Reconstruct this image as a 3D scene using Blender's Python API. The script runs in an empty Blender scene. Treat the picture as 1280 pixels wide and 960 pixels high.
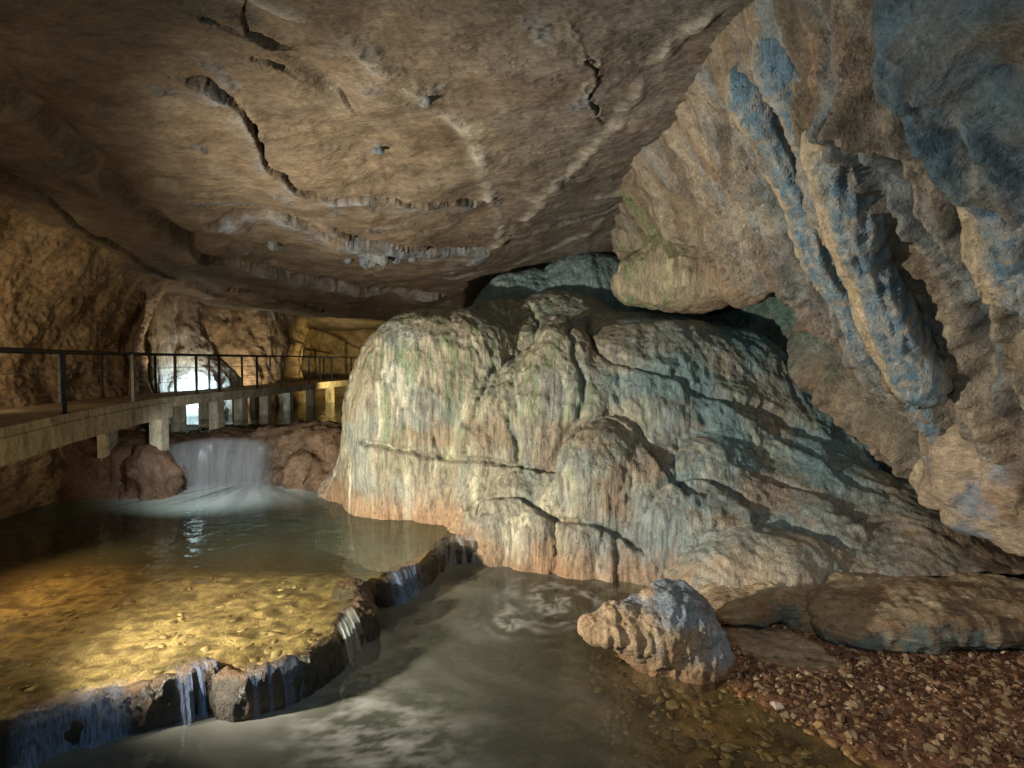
import bpy, math, random
import numpy as np
from mathutils import Vector

rng = np.random.default_rng(7)
random.seed(7)
SC = bpy.context.scene
COL = SC.collection

# ------------------------------------------------------------------ camera
F = 720.0                       # focal length in pixels of the 1280 x 960 frame
PITCH = math.atan(29 / F)       # looks slightly down, horizon at row 451
cam_data = bpy.data.cameras.new('camera')
cam_data.sensor_width = 36.0
cam_data.lens = F / 1280 * 36.0
cam_data.clip_start = 0.05
cam_data.clip_end = 300
cam = bpy.data.objects.new('camera', cam_data)
cam.location = (0, 0, 0)
cam.rotation_euler = (math.pi / 2 - PITCH, 0, 0)
COL.objects.link(cam)
SC.camera = cam

# ------------------------------------------------------------------ world: dim sky as cool fill, through an opening added behind the camera
world = bpy.data.worlds.new('World')
SC.world = world
world.use_nodes = True
nt = world.node_tree
bg = nt.nodes['Background']
sky = nt.nodes.new('ShaderNodeTexSky')
sky.sky_type = 'NISHITA'
sky.sun_disc = False
sky.sun_elevation = math.radians(35)
sky.sun_rotation = math.radians(90)
nt.links.new(sky.outputs['Color'], bg.inputs['Color'])
bg.inputs['Strength'].default_value = 0.035

# ------------------------------------------------------------------ lamps of the cave, and unseen fills added among them
def lamp(name, kind, loc, target, power, color, size=0.1, angle=80, blend=0.6):
    d = bpy.data.lights.new(name, kind)
    d.energy = power
    d.color = color
    if kind == 'AREA':
        d.shape = 'DISK'; d.size = size
    else:
        d.shadow_soft_size = size
    if kind == 'SPOT':
        d.spot_size = math.radians(angle); d.spot_blend = blend
    o = bpy.data.objects.new(name, d)
    o.location = loc
    v = Vector(target) - Vector(loc)
    o.rotation_euler = v.to_track_quat('-Z', 'Y').to_euler()
    COL.objects.link(o)
    return o

WARM = (1.0, 0.80, 0.56)
lamp('path_flood_lamp', 'SPOT', (-5.8, 5.0, -1.9), (0.9, 11.0, -0.3), 4700, (1.0, 0.90, 0.72), 0.09, 118, 0.8)
lamp('camera_side_fill', 'SPOT', (-2.2, -0.8, 0.4), (2.6, 8, -0.4), 430, (0.55, 0.85, 1.0), 0.5, 140, 1.0)  # unseen cyan fill added beside the camera
lamp('pool_lamp', 'SPOT', (-7.9, 8.0, -1.75), (-4.8, 8.3, -3.3), 470, (1.0, 0.64, 0.30), 0.1, 125, 0.9)
lamp('wall_lamp', 'SPOT', (-9.3, 8.6, -0.75), (-9.5, 13.5, 1.2), 260, (1.0, 0.76, 0.46), 0.2, 130, 1.0)
lamp('ceiling_lamp', 'SPOT', (-5.8, 4.6, -1.2), (-4.5, 10.5, 2.8), 260, (1.0, 0.80, 0.56), 0.3, 150, 1.0)
lamp('cascade_fill', 'SPOT', (-6.9, 11.4, -1.5), (-6.8, 14.6, -3.2), 330, (0.9, 0.96, 1.0), 0.1, 120, 0.9)  # unseen lamp added to brighten the fall and its foam
lamp('column_lamp', 'SPOT', (-9.95, 17.35, -1.05), (-10.3, 19.2, -0.75), 420, (0.60, 0.86, 1.0), 0.1, 115, 1.0)
lamp('alcove_fill', 'SPOT', (-9.7, 20.7, -1.2), (-10.7, 22.6, 0.5), 170, (1.0, 0.84, 0.60), 0.1, 140, 0.9)  # unseen lamp added to brighten the veined wall behind the column
lamp('wall_end_fill', 'SPOT', (-9.85, 16.9, -0.75), (-10.7, 18.0, 1.3), 130, (1.0, 0.84, 0.62), 0.1, 150, 0.9)  # unseen second lamp, added to warm the wall end and column top
lamp('passage_lamp', 'SPOT', (-6.0, 23.0, -1.2), (-8.2, 27.5, 0.6), 480, (1.0, 0.80, 0.34), 0.1, 120, 0.7)
lamp('gravel_lamp', 'SPOT', (3.6, 2.2, 0.6), (4.6, 7.0, -3.5), 380, (1.0, 0.82, 0.62), 0.2, 120, 1.0)

SC.view_settings.view_transform = 'Standard'
SC.view_settings.look = 'None'
SC.view_settings.gamma = 1.0
SC.view_settings.use_curve_mapping = False
SC.view_settings.exposure = 0.0
SC.cycles.use_denoising = True
SC.cycles.max_bounces = 7
SC.cycles.diffuse_bounces = 4
SC.cycles.transparent_max_bounces = 16
SC.cycles.caustics_reflective = False
SC.cycles.caustics_refractive = False
SC.cycles.sample_clamp_indirect = 4.0

# ------------------------------------------------------------------ placing: a photo pixel to a ray into the cave
def ray(px, py):
    a = (np.asarray(px, float) - 640) / F
    b = (480 - np.asarray(py, float)) / F
    s, c = math.sin(PITCH), math.cos(PITCH)
    return a, c + b * s, -s + b * c
def at(px, py, y):
    dx, dy, dz = ray(px, py)
    t = y / dy
    return np.array([dx * t, y, dz * t])
def at_z(px, py, z):
    dx, dy, dz = ray(px, py)
    t = z / dz
    return np.array([dx * t, dy * t, z])

# ------------------------------------------------------------------ noise
_perm = rng.permutation(256)
_perm = np.concatenate([_perm, _perm, _perm]).astype(np.int32)
_g = rng.normal(size=(256, 3)); _g /= np.linalg.norm(_g, axis=1)[:, None]
_g = _g.astype(np.float32)
def perlin(x, y, z):
    x = np.asarray(x, np.float32); y = np.asarray(y, np.float32); z = np.asarray(z, np.float32)
    x, y, z = np.broadcast_arrays(x, y, z)
    xf = np.floor(x); yf = np.floor(y); zf = np.floor(z)
    xi = xf.astype(np.int32) & 255; yi = yf.astype(np.int32) & 255; zi = zf.astype(np.int32) & 255
    x = x - xf; y = y - yf; z = z - zf
    u = x*x*x*(x*(x*6-15)+10); v = y*y*y*(y*(y*6-15)+10); w = z*z*z*(z*(z*6-15)+10)
    out = 0
    for i in (0, 1):
        wi = u if i else 1 - u
        for j in (0, 1):
            wj = v if j else 1 - v
            for k in (0, 1):
                wk = w if k else 1 - w
                h = _perm[_perm[_perm[xi + i] + yi + j] + zi + k]
                g = _g[h]
                out = out + wi*wj*wk*(g[..., 0]*(x-i) + g[..., 1]*(y-j) + g[..., 2]*(z-k))
    return out * 1.5
def fbm(x, y, z, octaves=4, gain=0.5, lac=2.03):
    s = 0; a = 1.0
    for o in range(octaves):
        s = s + a * perlin(x, y, z)
        x = np.asarray(x) * lac + 11.3; y = np.asarray(y) * lac + 4.7; z = np.asarray(z) * lac + 7.9
        a *= gain
    return s
def ridged(x, y, z, octaves=4, gain=0.5):
    s = 0; a = 1.0
    for o in range(octaves):
        n = 1 - np.abs(perlin(x, y, z)) * 2
        s = s + a * n
        x = np.asarray(x) * 2.07 + 3.3; y = np.asarray(y) * 2.07 + 8.7; z = np.asarray(z) * 2.07 + 1.9
        a *= gain
    return s
def sstep(a, b, x):
    t = np.clip((x - a) / (b - a), 0, 1)
    return t * t * (3 - 2 * t)
def mixc(c0, c1, f):
    f = np.clip(f, 0, 1)[..., None]
    return np.asarray(c0) * (1 - f) + np.asarray(c1) * f

def polydist(P, x, y):
    """distance to a polyline in the plane, side (left of travel +), parameter 0..1, overshoot beyond its ends"""
    P = np.asarray(P, float)
    best = np.full(x.shape, 1e9); ang = np.zeros(x.shape); side = np.ones(x.shape); par = np.zeros(x.shape); over = np.zeros(x.shape)
    seg = np.linalg.norm(P[1:] - P[:-1], axis=1); cum = np.concatenate([[0], np.cumsum(seg)]); L = cum[-1]
    n = len(P) - 1
    for i in range(n):
        d = P[i+1] - P[i]; l2 = d @ d
        t = ((x - P[i, 0]) * d[0] + (y - P[i, 1]) * d[1]) / l2
        tc = np.clip(t, 0, 1)
        qx = x - P[i, 0] - tc * d[0]; qy = y - P[i, 1] - tc * d[1]
        dist = np.hypot(qx, qy)
        m = dist < best
        best = np.where(m, dist, best)
        side = np.where(m, np.where(d[0] * qy - d[1] * qx >= 0, 1.0, -1.0), side)
        par = np.where(m, (cum[i] + tc * seg[i]) / L, par)
        ov = np.zeros(x.shape)
        if i == 0: ov = np.where(t < 0, -t * seg[i], ov)
        if i == n - 1: ov = np.where(t > 1, (t - 1) * seg[i], ov)
        over = np.where(m, ov, over)
        ang = np.where(m, abs(d[0]) / math.sqrt(l2), ang)
    polydist.across = ang          # 1 where the line runs across the view
    return best, side, par, over
def densify(P, n=6):
    """Catmull-Rom through the points"""
    P = [np.asarray(p, float) for p in P]
    P = [2*P[0]-P[1]] + P + [2*P[-1]-P[-2]]
    out = []
    for i in range(1, len(P) - 2):
        for k in range(n):
            t = k / n
            p0, p1, p2, p3 = P[i-1], P[i], P[i+1], P[i+2]
            out.append(0.5*((2*p1)+(-p0+p2)*t+(2*p0-5*p1+4*p2-p3)*t*t+(-p0+3*p1-3*p2+p3)*t**3))
    out.append(P[-2])
    return np.array(out)

# ------------------------------------------------------------------ mesh helpers
def make_mesh(name, verts, faces, mat, tint=None, smooth=True, attrs=None):
    verts = np.asarray(verts, np.float32); faces = np.asarray(faces, np.int32)
    me = bpy.data.meshes.new(name)
    nf, k = faces.shape
    me.vertices.add(len(verts)); me.vertices.foreach_set('co', verts.ravel())
    me.loops.add(nf * k); me.loops.foreach_set('vertex_index', faces.ravel())
    me.polygons.add(nf)
    me.polygons.foreach_set('loop_start', np.arange(0, nf * k, k, dtype=np.int32))
    me.polygons.foreach_set('use_smooth', np.full(nf, smooth, bool))
    me.update(calc_edges=True)
    if tint is not None:
        a = me.color_attributes.new('tint', 'FLOAT_COLOR', 'POINT')
        c = np.ones((len(verts), 4), np.float32); c[:, :3] = np.clip(tint, 0.004, 1)
        a.data.foreach_set('color', c.ravel())
    for key, val in (attrs or {}).items():
        a = me.attributes.new(key, 'FLOAT', 'POINT')
        a.data.foreach_set('value', np.asarray(val, np.float32).ravel())
    if mat: me.materials.append(mat)
    return me
def link(name, me, parent=None, label=None, cat=None, group=None, kind=None):
    o = bpy.data.objects.new(name, me)
    COL.objects.link(o)
    if parent: o.parent = parent
    if label: o['label'] = label
    if cat: o['category'] = cat
    if group: o['group'] = group
    if kind: o['kind'] = kind
    return o
def empty(name, label, cat, group=None, loc=(0, 0, 0)):
    o = link(name, None, None, label, cat, group)
    o.empty_display_size = 0.1
    o.location = loc
    return o
def grid_faces(nu, nv, flip=False):
    i = np.arange((nu - 1) * (nv - 1)); r = i // (nv - 1); c = i % (nv - 1)
    a = r * nv + c
    f = np.stack([a, a + nv, a + nv + 1, a + 1], 1)
    return f[:, ::-1] if flip else f
def vnormals(v, f):
    p = [v[f[:, i]] for i in range(f.shape[1])]
    n = np.cross(p[2] - p[0], p[-1] - p[1])
    out = np.zeros_like(v)
    for i in range(f.shape[1]):
        for k in range(3):
            out[:, k] += np.bincount(f[:, i], n[:, k], len(v))
    return out / np.maximum(np.linalg.norm(out, axis=1), 1e-9)[:, None]

# ---- solids: smooth union of rounded lumps, skinned by surface nets
class Solid:
    def __init__(self, lo, hi, voxel):
        self.lo = np.array(lo, float); self.h = voxel
        self.n = np.ceil((np.array(hi) - self.lo) / voxel).astype(int) + 1
        self.v = np.full(self.n, 9.0, np.float32)
        self.ax = [(self.lo[i] + np.arange(self.n[i]) * voxel).astype(np.float32) for i in range(3)]
    def _win(self, lo, hi):
        a = np.clip(np.floor((np.array(lo) - self.lo) / self.h).astype(int), 0, self.n)
        b = np.clip(np.ceil((np.array(hi) - self.lo) / self.h).astype(int) + 1, 0, self.n)
        if np.any(b <= a): return None
        sl = tuple(slice(a[i], b[i]) for i in range(3))
        return sl, np.meshgrid(*[self.ax[i][sl[i]] for i in range(3)], indexing='ij')
    def _put(self, sl, d, k, cut=False):
        o = self.v[sl]
        if cut: o = -o
        h = np.clip(0.5 + 0.5 * (o - d) / k, 0, 1)
        r = (o * (1 - h) + d * h - k * h * (1 - h)).astype(np.float32)
        self.v[sl] = -r if cut else r
    def lump(self, c, r, n=2.0, k=0.2, rz=0.0, tilt=0.0, cut=False):
        c = np.asarray(c, float); r = np.asarray(r, float)
        m = np.max(r) if (rz or tilt) else r
        w = self._win(c - m - k - 0.3, c + m + k + 0.3)
        if w is None: return self
        sl, (x, y, z) = w
        x = x - c[0]; y = y - c[1]; z = z - c[2]
        if rz:
            s, co = math.sin(rz), math.cos(rz)
            x, y = co * x + s * y, -s * x + co * y
        if tilt:
            s, co = math.sin(tilt), math.cos(tilt)
            x, z = co * x + s * z, -s * x + co * z
        k0 = ((np.abs(x / r[0])) ** n + (np.abs(y / r[1])) ** n + (np.abs(z / r[2])) ** n) ** (1 / n)
        k0 = np.maximum(k0, 1e-3)
        d = np.sqrt(x*x + y*y + z*z) * (1 - 1 / k0)
        d = np.maximum(d, -0.6)
        self._put(sl, d, k, cut)
        return self
    def limb(self, pts, radii, k=0.12, squash=None):
        pts = [np.asarray(p, float) for p in pts]
        for i in range(len(pts) - 1):
            a, b = pts[i], pts[i+1]; ra, rb = radii[i], radii[i+1]
            m = max(ra, rb) + k + 0.25
            w = self._win(np.minimum(a, b) - m, np.maximum(a, b) + m)
            if w is None: continue
            sl, (x, y, z) = w
            d = b - a; l2 = d @ d
            t = np.clip(((x-a[0])*d[0] + (y-a[1])*d[1] + (z-a[2])*d[2]) / l2, 0, 1)
            q = np.sqrt((x-a[0]-t*d[0])**2 + (y-a[1]-t*d[1])**2 + (z-a[2]-t*d[2])**2)
            self._put(sl, q - (ra + (rb - ra) * t), k)
        return self
    def skin(self):
        v = self.v; s = v < 0
        nx, ny, nz = v.shape
        cnt = np.zeros((nx-1, ny-1, nz-1), np.uint8)
        for i in (0, 1):
            for j in (0, 1):
                for k in (0, 1):
                    cnt += s[i:nx-1+i, j:ny-1+j, k:nz-1+k]
        act = (cnt > 0) & (cnt < 8)
        I, J, K = np.nonzero(act)
        idx = np.full(act.shape, -1, np.int32); idx[I, J, K] = np.arange(len(I))
        cor = [(a, b, c) for a in (0, 1) for b in (0, 1) for c in (0, 1)]
        val = np.stack([v[I+a, J+b, K+c] for a, b, c in cor], 1)
        acc = np.zeros((len(I), 3)); num = np.zeros(len(I))
        for p in range(8):
            for q in range(p + 1, 8):
                dlt = np.array(cor[q]) - np.array(cor[p])
                if np.abs(dlt).sum() != 1: continue
                va, vb = val[:, p], val[:, q]
                m = (va < 0) != (vb < 0)
                t = np.where(m, va / np.where(m, va - vb, 1), 0)
                acc += np.where(m[:, None], np.array(cor[p]) + t[:, None] * dlt, 0); num += m
        pos = (np.stack([I, J, K], 1) + acc / num[:, None]) * self.h + self.lo
        quads = []
        for ax in range(3):
            sl0 = [slice(None)] * 3; sl1 = [slice(None)] * 3
            sl0[ax] = slice(0, -1); sl1[ax] = slice(1, None)
            a = s[tuple(sl0)]; b = s[tuple(sl1)]
            e = np.stack(np.nonzero(a != b), 1)
            o1, o2 = (ax + 1) % 3, (ax + 2) % 3
            ok = (e[:, o1] > 0) & (e[:, o2] > 0)
            lim = np.array(act.shape)
            ok &= (e[:, o1] < lim[o1]) & (e[:, o2] < lim[o2])
            e = e[ok]
            ins = a[tuple(e.T)]
            def g(d1, d2):
                w = e.copy(); w[:, o1] -= d1; w[:, o2] -= d2
                return idx[tuple(w.T)]
            q = np.stack([g(1, 1), g(0, 1), g(0, 0), g(1, 0)], 1)
            q = np.where(ins[:, None], q, q[:, ::-1])
            quads.append(q)
        f = np.concatenate(quads)
        return pos, f[(f >= 0).all(1)]

# ------------------------------------------------------------------ materials
def nodes(name):
    m = bpy.data.materials.new(name); m.use_nodes = True
    t = m.node_tree
    return m, t, t.nodes['Principled BSDF'], t.nodes['Material Output']
def N(t, kind, **kw):
    n = t.nodes.new(kind)
    for k, v in kw.items(): setattr(n, k, v)
    return n
def math_node(t, op, a, b=None, clamp=False):
    n = N(t, 'ShaderNodeMath', operation=op, use_clamp=clamp)
    for i, s in enumerate((a, b)):
        if s is None: continue
        if isinstance(s, (int, float)): n.inputs[i].default_value = s
        else: t.links.new(s, n.inputs[i])
    return n.outputs[0]
def noise_tex(t, vec, scale, detail=6, rough=0.6, stretch=None):
    if stretch:
        mp = N(t, 'ShaderNodeMapping'); mp.inputs['Scale'].default_value = stretch
        t.links.new(vec, mp.inputs['Vector']); vec = mp.outputs[0]
    n = N(t, 'ShaderNodeTexNoise')
    n.inputs['Scale'].default_value = scale; n.inputs['Detail'].default_value = detail; n.inputs['Roughness'].default_value = rough
    t.links.new(vec, n.inputs['Vector'])
    return n.outputs[0]
def ramp(t, fac, lo, hi, vlo=0.0, vhi=1.0):
    n = N(t, 'ShaderNodeMapRange'); n.clamp = True
    for i, v in ((1, lo), (2, hi), (3, vlo), (4, vhi)): n.inputs[i].default_value = v
    t.links.new(fac, n.inputs[0])
    return n.outputs[0]
def rock_material(name, rough=(0.55, 0.85), fine=9.0, bump=0.03, pits=0.0, pit_scale=14, stretch=None, spec=0.4, mottle=0.55, color=None, drape=0.0):
    """mineral colour comes from the mesh's own stain map, grain and fine relief from noise"""
    m, t, b, out = nodes(name)
    geo = N(t, 'ShaderNodeTexCoord').outputs['Object']
    if color is None:
        col = N(t, 'ShaderNodeVertexColor', layer_name='tint').outputs[0]
    else:
        c = N(t, 'ShaderNodeRGB'); c.outputs[0].default_value = (*color, 1); col = c.outputs[0]
    n1 = noise_tex(t, geo, fine, 8, 0.68, stretch)
    n2 = noise_tex(t, geo, fine * 0.23, 5, 0.6)
    n3 = noise_tex(t, geo, fine * 5.0, 5, 0.7, stretch)
    f = math_node(t, 'ADD', ramp(t, n1, 0.25, 0.75, 1 - mottle, 1 + mottle), ramp(t, n2, 0.3, 0.7, -mottle * 0.45, mottle * 0.45))
    f = math_node(t, 'MULTIPLY', f, ramp(t, n3, 0.3, 0.7, 0.62, 1.38))
    if drape:
        n4 = noise_tex(t, geo, 20, 5, 0.62, (1, 1, 0.05)); n5 = noise_tex(t, geo, 55, 3, 0.6, (1, 1, 0.09))
        f = math_node(t, 'MULTIPLY', f, ramp(t, n4, 0.32, 0.68, 1 - drape, 1 + drape))
        f = math_node(t, 'MULTIPLY', f, ramp(t, n5, 0.3, 0.7, 1 - drape * 0.6, 1 + drape * 0.6))
    mx = N(t, 'ShaderNodeVectorMath', operation='SCALE')
    t.links.new(col, mx.inputs[0]); t.links.new(f, mx.inputs['Scale'])
    t.links.new(mx.outputs[0], b.inputs['Base Color'])
    t.links.new(ramp(t, n2, 0.35, 0.65, rough[0], rough[1]), b.inputs['Roughness'])
    b.inputs['Specular IOR Level'].default_value = spec
    hgt = math_node(t, 'ADD', math_node(t, 'MULTIPLY', n1, 1.0), math_node(t, 'MULTIPLY', n3, 0.42))
    if drape: hgt = math_node(t, 'ADD', hgt, math_node(t, 'ADD', math_node(t, 'MULTIPLY', n4, 0.9), math_node(t, 'MULTIPLY', n5, 0.25)))
    if pits:
        vo = N(t, 'ShaderNodeTexVoronoi'); vo.inputs['Scale'].default_value = pit_scale
        t.links.new(geo, vo.inputs['Vector'])
        hole = ramp(t, vo.outputs['Distance'], 0.05, 0.3)
        gate = ramp(t, noise_tex(t, geo, 1.3, 3), 0.5, 0.62)
        hgt = math_node(t, 'ADD', hgt, math_node(t, 'MULTIPLY', math_node(t, 'MULTIPLY', hole, gate), pits))
    bp = N(t, 'ShaderNodeBump'); bp.inputs['Strength'].default_value = 1.0; bp.inputs['Distance'].default_value = bump
    t.links.new(hgt, bp.inputs['Height']); t.links.new(bp.outputs[0], b.inputs['Normal'])
    return m
M_CEIL = rock_material('limestone_ceiling', (0.6, 0.9), 7, 0.04, 0.3, 10, (0.4, 1, 1), 0.4, 0.5)
M_WALL = rock_material('limestone_wall', (0.55, 0.85), 6, 0.085, 0.3, 9)
M_LEFT = rock_material('smooth_limestone_wall', (0.6, 0.9), 7, 0.045, 0.25, 9)
M_FLOW = rock_material('flowstone', (0.30, 0.68), 15, 0.035, 0.6, 15, (1, 1, 0.3), 0.5, 0.34, None, 0.26)
M_WET = rock_material('wet_flowstone', (0.15, 0.5), 9, 0.065, 0.3, 14, (0.4, 1, 1.8), 0.6, 0.6)
M_DAM = rock_material('wet_dark_rock', (0.25, 0.6), 14, 0.04, 0.4, 22, None, 0.5, 0.6)
M_BED = rock_material('stream_bed', (0.4, 0.8), 8, 0.04, 0, 10, None, 0.3, 0.6)
M_STONE = rock_material('gravel_stone', (0.22, 0.6), 12, 0.01, 0, 10, None, 0.45, 0.4)
M_CONC = rock_material('concrete', (0.6, 0.9), 6, 0.008, 0.3, 18, (1, 1, 0.35), 0.3, 0.6, (0.42, 0.36, 0.25))
def plain(name, color, rough, metal=0.0):
    m, t, b, out = nodes(name)
    geo = N(t, 'ShaderNodeTexCoord').outputs['Object']
    n = noise_tex(t, geo, 20, 4)
    t.links.new(ramp(t, n, 0.3, 0.7, rough * 0.8, rough * 1.2), b.inputs['Roughness'])
    b.inputs['Base Color'].default_value = (*color, 1); b.inputs['Metallic'].default_value = metal
    return m
M_RAIL = plain('painted_rail_steel', (0.018, 0.02, 0.024), 0.42, 0.2)
M_WIRE = plain('steel_wire', (0.35, 0.35, 0.34), 0.4, 0.8)

def water_material(name, bump=0.02, wave=2.2, tintc=(0.86, 0.93, 0.86)):
    """clear water that carries silt and air bubbles where the mesh says so"""
    m, t, b, out = nodes(name)
    t.nodes.remove(b)
    geo = N(t, 'ShaderNodeTexCoord').outputs['Object']
    h = noise_tex(t, geo, wave, 3, 0.5)
    bp = N(t, 'ShaderNodeBump'); bp.inputs['Distance'].default_value = bump
    t.links.new(h, bp.inputs['Height'])
    gl = N(t, 'ShaderNodeBsdfGlossy'); gl.inputs['Roughness'].default_value = 0.07
    t.links.new(bp.outputs[0], gl.inputs['Normal'])
    tr = N(t, 'ShaderNodeBsdfTransparent'); tr.inputs['Color'].default_value = (*tintc, 1)
    fr = N(t, 'ShaderNodeFresnel')
    back = N(t, 'ShaderNodeNewGeometry').outputs['Backfacing']        # a thin sheet: the same index from both sides
    t.links.new(ramp(t, back, 0, 1, 1.33, 1 / 1.33), fr.inputs['IOR'])
    t.links.new(bp.outputs[0], fr.inputs['Normal'])
    df = N(t, 'ShaderNodeBsdfDiffuse')
    col = N(t, 'ShaderNodeVertexColor', layer_name='tint').outputs[0]
    t.links.new(col, df.inputs['Color'])
    mu = N(t, 'ShaderNodeAttribute', attribute_name='murk').outputs['Fac']
    m1 = N(t, 'ShaderNodeMixShader'); m2 = N(t, 'ShaderNodeMixShader')
    t.links.new(mu, m1.inputs[0]); t.links.new(tr.outputs[0], m1.inputs[1]); t.links.new(df.outputs[0], m1.inputs[2])
    t.links.new(fr.outputs[0], m2.inputs[0]); t.links.new(m1.outputs[0], m2.inputs[1]); t.links.new(gl.outputs[0], m2.inputs[2])
    t.links.new(m2.outputs[0], out.inputs['Surface'])
    return m
M_WATER = water_material('pool_water', 0.03, 2.2)
def veil_material(name, color, streak=(3, 3, 0.2), base=0.45):
    """falling water: streaks of air and water, thin where the sheet's own density is low"""
    m, t, b, out = nodes(name)
    t.nodes.remove(b)
    geo = N(t, 'ShaderNodeTexCoord').outputs['Object']
    s = noise_tex(t, geo, 3.0, 4, 0.6, streak)
    dens = N(t, 'ShaderNodeAttribute', attribute_name='thick').outputs['Fac']
    a = math_node(t, 'MULTIPLY', dens, ramp(t, s, 0.3, 0.72, base, 1.0), True)
    df = N(t, 'ShaderNodeBsdfDiffuse'); df.inputs['Color'].default_value = (*color, 1)
    tl = N(t, 'ShaderNodeBsdfTranslucent'); tl.inputs['Color'].default_value = (*color, 1)
    gl = N(t, 'ShaderNodeBsdfGlossy'); gl.inputs['Roughness'].default_value = 0.25; gl.inputs['Color'].default_value = (*color, 1)
    tr = N(t, 'ShaderNodeBsdfTransparent')
    ma = N(t, 'ShaderNodeMixShader'); ma.inputs[0].default_value = 0.4
    t.links.new(df.outputs[0], ma.inputs[1]); t.links.new(tl.outputs[0], ma.inputs[2])
    mb = N(t, 'ShaderNodeMixShader'); mb.inputs[0].default_value = 0.04
    t.links.new(ma.outputs[0], mb.inputs[1]); t.links.new(gl.outputs[0], mb.inputs[2])
    mc = N(t, 'ShaderNodeMixShader')
    t.links.new(a, mc.inputs[0]); t.links.new(tr.outputs[0], mc.inputs[1]); t.links.new(mb.outputs[0], mc.inputs[2])
    t.links.new(mc.outputs[0], out.inputs['Surface'])
    return m
M_VEIL = veil_material('white_falling_water', (0.62, 0.66, 0.68))
M_BLUE = veil_material('blue_lit_falling_water', (0.42, 0.56, 0.86), (16, 16, 0.6), 0.1)  # blue of the lamplight put into the water's colour

# ------------------------------------------------------------------ levels
ZU, ZL, ZS = -3.2, -3.66, -1.78       # upper pool, lower pool, stream above the fall

# ================================================================== CEILING
CY = np.array([-6, 0, 3, 5, 7, 9, 11.3, 14, 16.5, 20, 24, 30, 34.])
CZ = np.array([3.5, 3.45, 3.32, 3.2, 3.08, 2.92, 2.65, 2.40, 2.2, 1.95, 1.72, 1.5, 1.4])
_yy = np.linspace(-6, 34, 400); _zz = np.convolve(np.pad(np.interp(_yy, CY, CZ), 12, 'edge'), np.ones(25) / 25, 'valid')
def ceil_base(x, y):
    z = np.interp(y, _yy, _zz)
    z = z + 0.17 * np.log1p(np.exp((x + 2) * 1.5)) / 1.5 * sstep(20, 13, y) * (0.12 + 0.88 * sstep(4.5, 12, y))
    return z
def on_ceiling(px, py):
    dx, dy, dz = ray(px, py)
    lo, hi = 1.0, 33.0
    for _ in range(50):
        t = (lo + hi) / 2
        if dz * t > ceil_base(np.array(dx * t), np.array(dy * t)): hi = t
        else: lo = t
    return np.array([dx * lo, dy * lo])
def cpath(pts, n=5): return densify([on_ceiling(*p) for p in pts], n)

STEPS = [  # pixel path, drop, groove depth, width factor, pale amount
    ([(262, 118), (288, 128), (312, 158), (335, 205), (355, 216), (380, 232), (430, 240), (500, 245), (592, 257)], 0.09, 0.20, 0.7, 0.8),
    ([(262, 278), (330, 266), (400, 285), (470, 300), (540, 312), (605, 313)], 0.14, 0.14, 1.0, 0.9),
    ([(215, 292), (245, 310), (275, 326), (330, 335), (400, 352), (470, 362), (545, 366)], 0.20, 0.16, 1.1, 0.6),
    ([(-40, 195), (0, 215), (60, 240), (110, 285), (180, 325), (222, 352)], 0.10, 0.10, 0.7, 0.0),
    ([(420, 283), (450, 295), (500, 303), (560, 312)], 0.10, 0.10, 0.9, 0.6),
    ([(620, 300), (700, 286), (760, 262), (830, 228)], 0.05, 0.05, 0.5, 0.0),
    ([(735, 60), (748, 95), (738, 118), (752, 150)], 0.03, 0.08, 0.5, 0.0),
    ([(285, 362), (350, 372), (405, 388)], 0.10, 0.12, 1.0, 0.0),
    ([(255, 22), (268, 27), (280, 33)], 0.05, 0.15, 0.6, 0),
    ([(306, 25), (309, 46), (325, 55), (346, 65)], 0.06, 0.16, 0.6, 0),
    ([(318, 77), (336, 79), (350, 87)], 0.06, 0.15, 0.6, 0),
    ([(200, 352), (240, 358), (275, 366)], 0.08, 0.1, 0.8, 0),
    ([(240, 108), (258, 112), (276, 122)], 0.06, 0.12, 0.7, 0.6),
]
VEINS = [
    ([(255, 0), (330, 20), (400, 40), (470, 85), (540, 130), (590, 175), (608, 215), (612, 250)], 0.10, 0.05),
    ([(905, 0), (850, 50), (800, 115), (760, 160), (720, 205), (680, 245), (640, 292), (590, 325)], 0.09, 0.06),
    ([(700, 0), (722, 40), (750, 80), (735, 110), (755, 150)], 0.03, 0.03),
    ([(640, 240), (700, 255), (770, 240), (840, 215), (890, 190)], 0.06, 0.03),
    ([(612, 250), (625, 285), (600, 318), (520, 318)], 0.06, 0.03),
    ([(560, 345), (640, 330), (720, 300), (760, 270)], 0.06, 0.03),
]
print('ceiling')
ny, ns = 760, 640
iy = np.linspace(1 / 3.6, 1 / 32.0, ny - 30); ys = np.concatenate([np.linspace(-5, 3.5, 30), 1 / iy])
ss = np.linspace(-1.2, 0.62, ns)
Y, S = np.meshgrid(ys, ss, indexing='ij'); X = S * np.maximum(Y, 3.0)
x, y = X.ravel(), Y.ravel()
z = ceil_base(x, y)
z += 0.16 * fbm(x * 0.45, y * 0.45, 0.3 + 0 * x, 3) 
pale = np.zeros_like(x); grooved = np.zeros_like(x)
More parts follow.
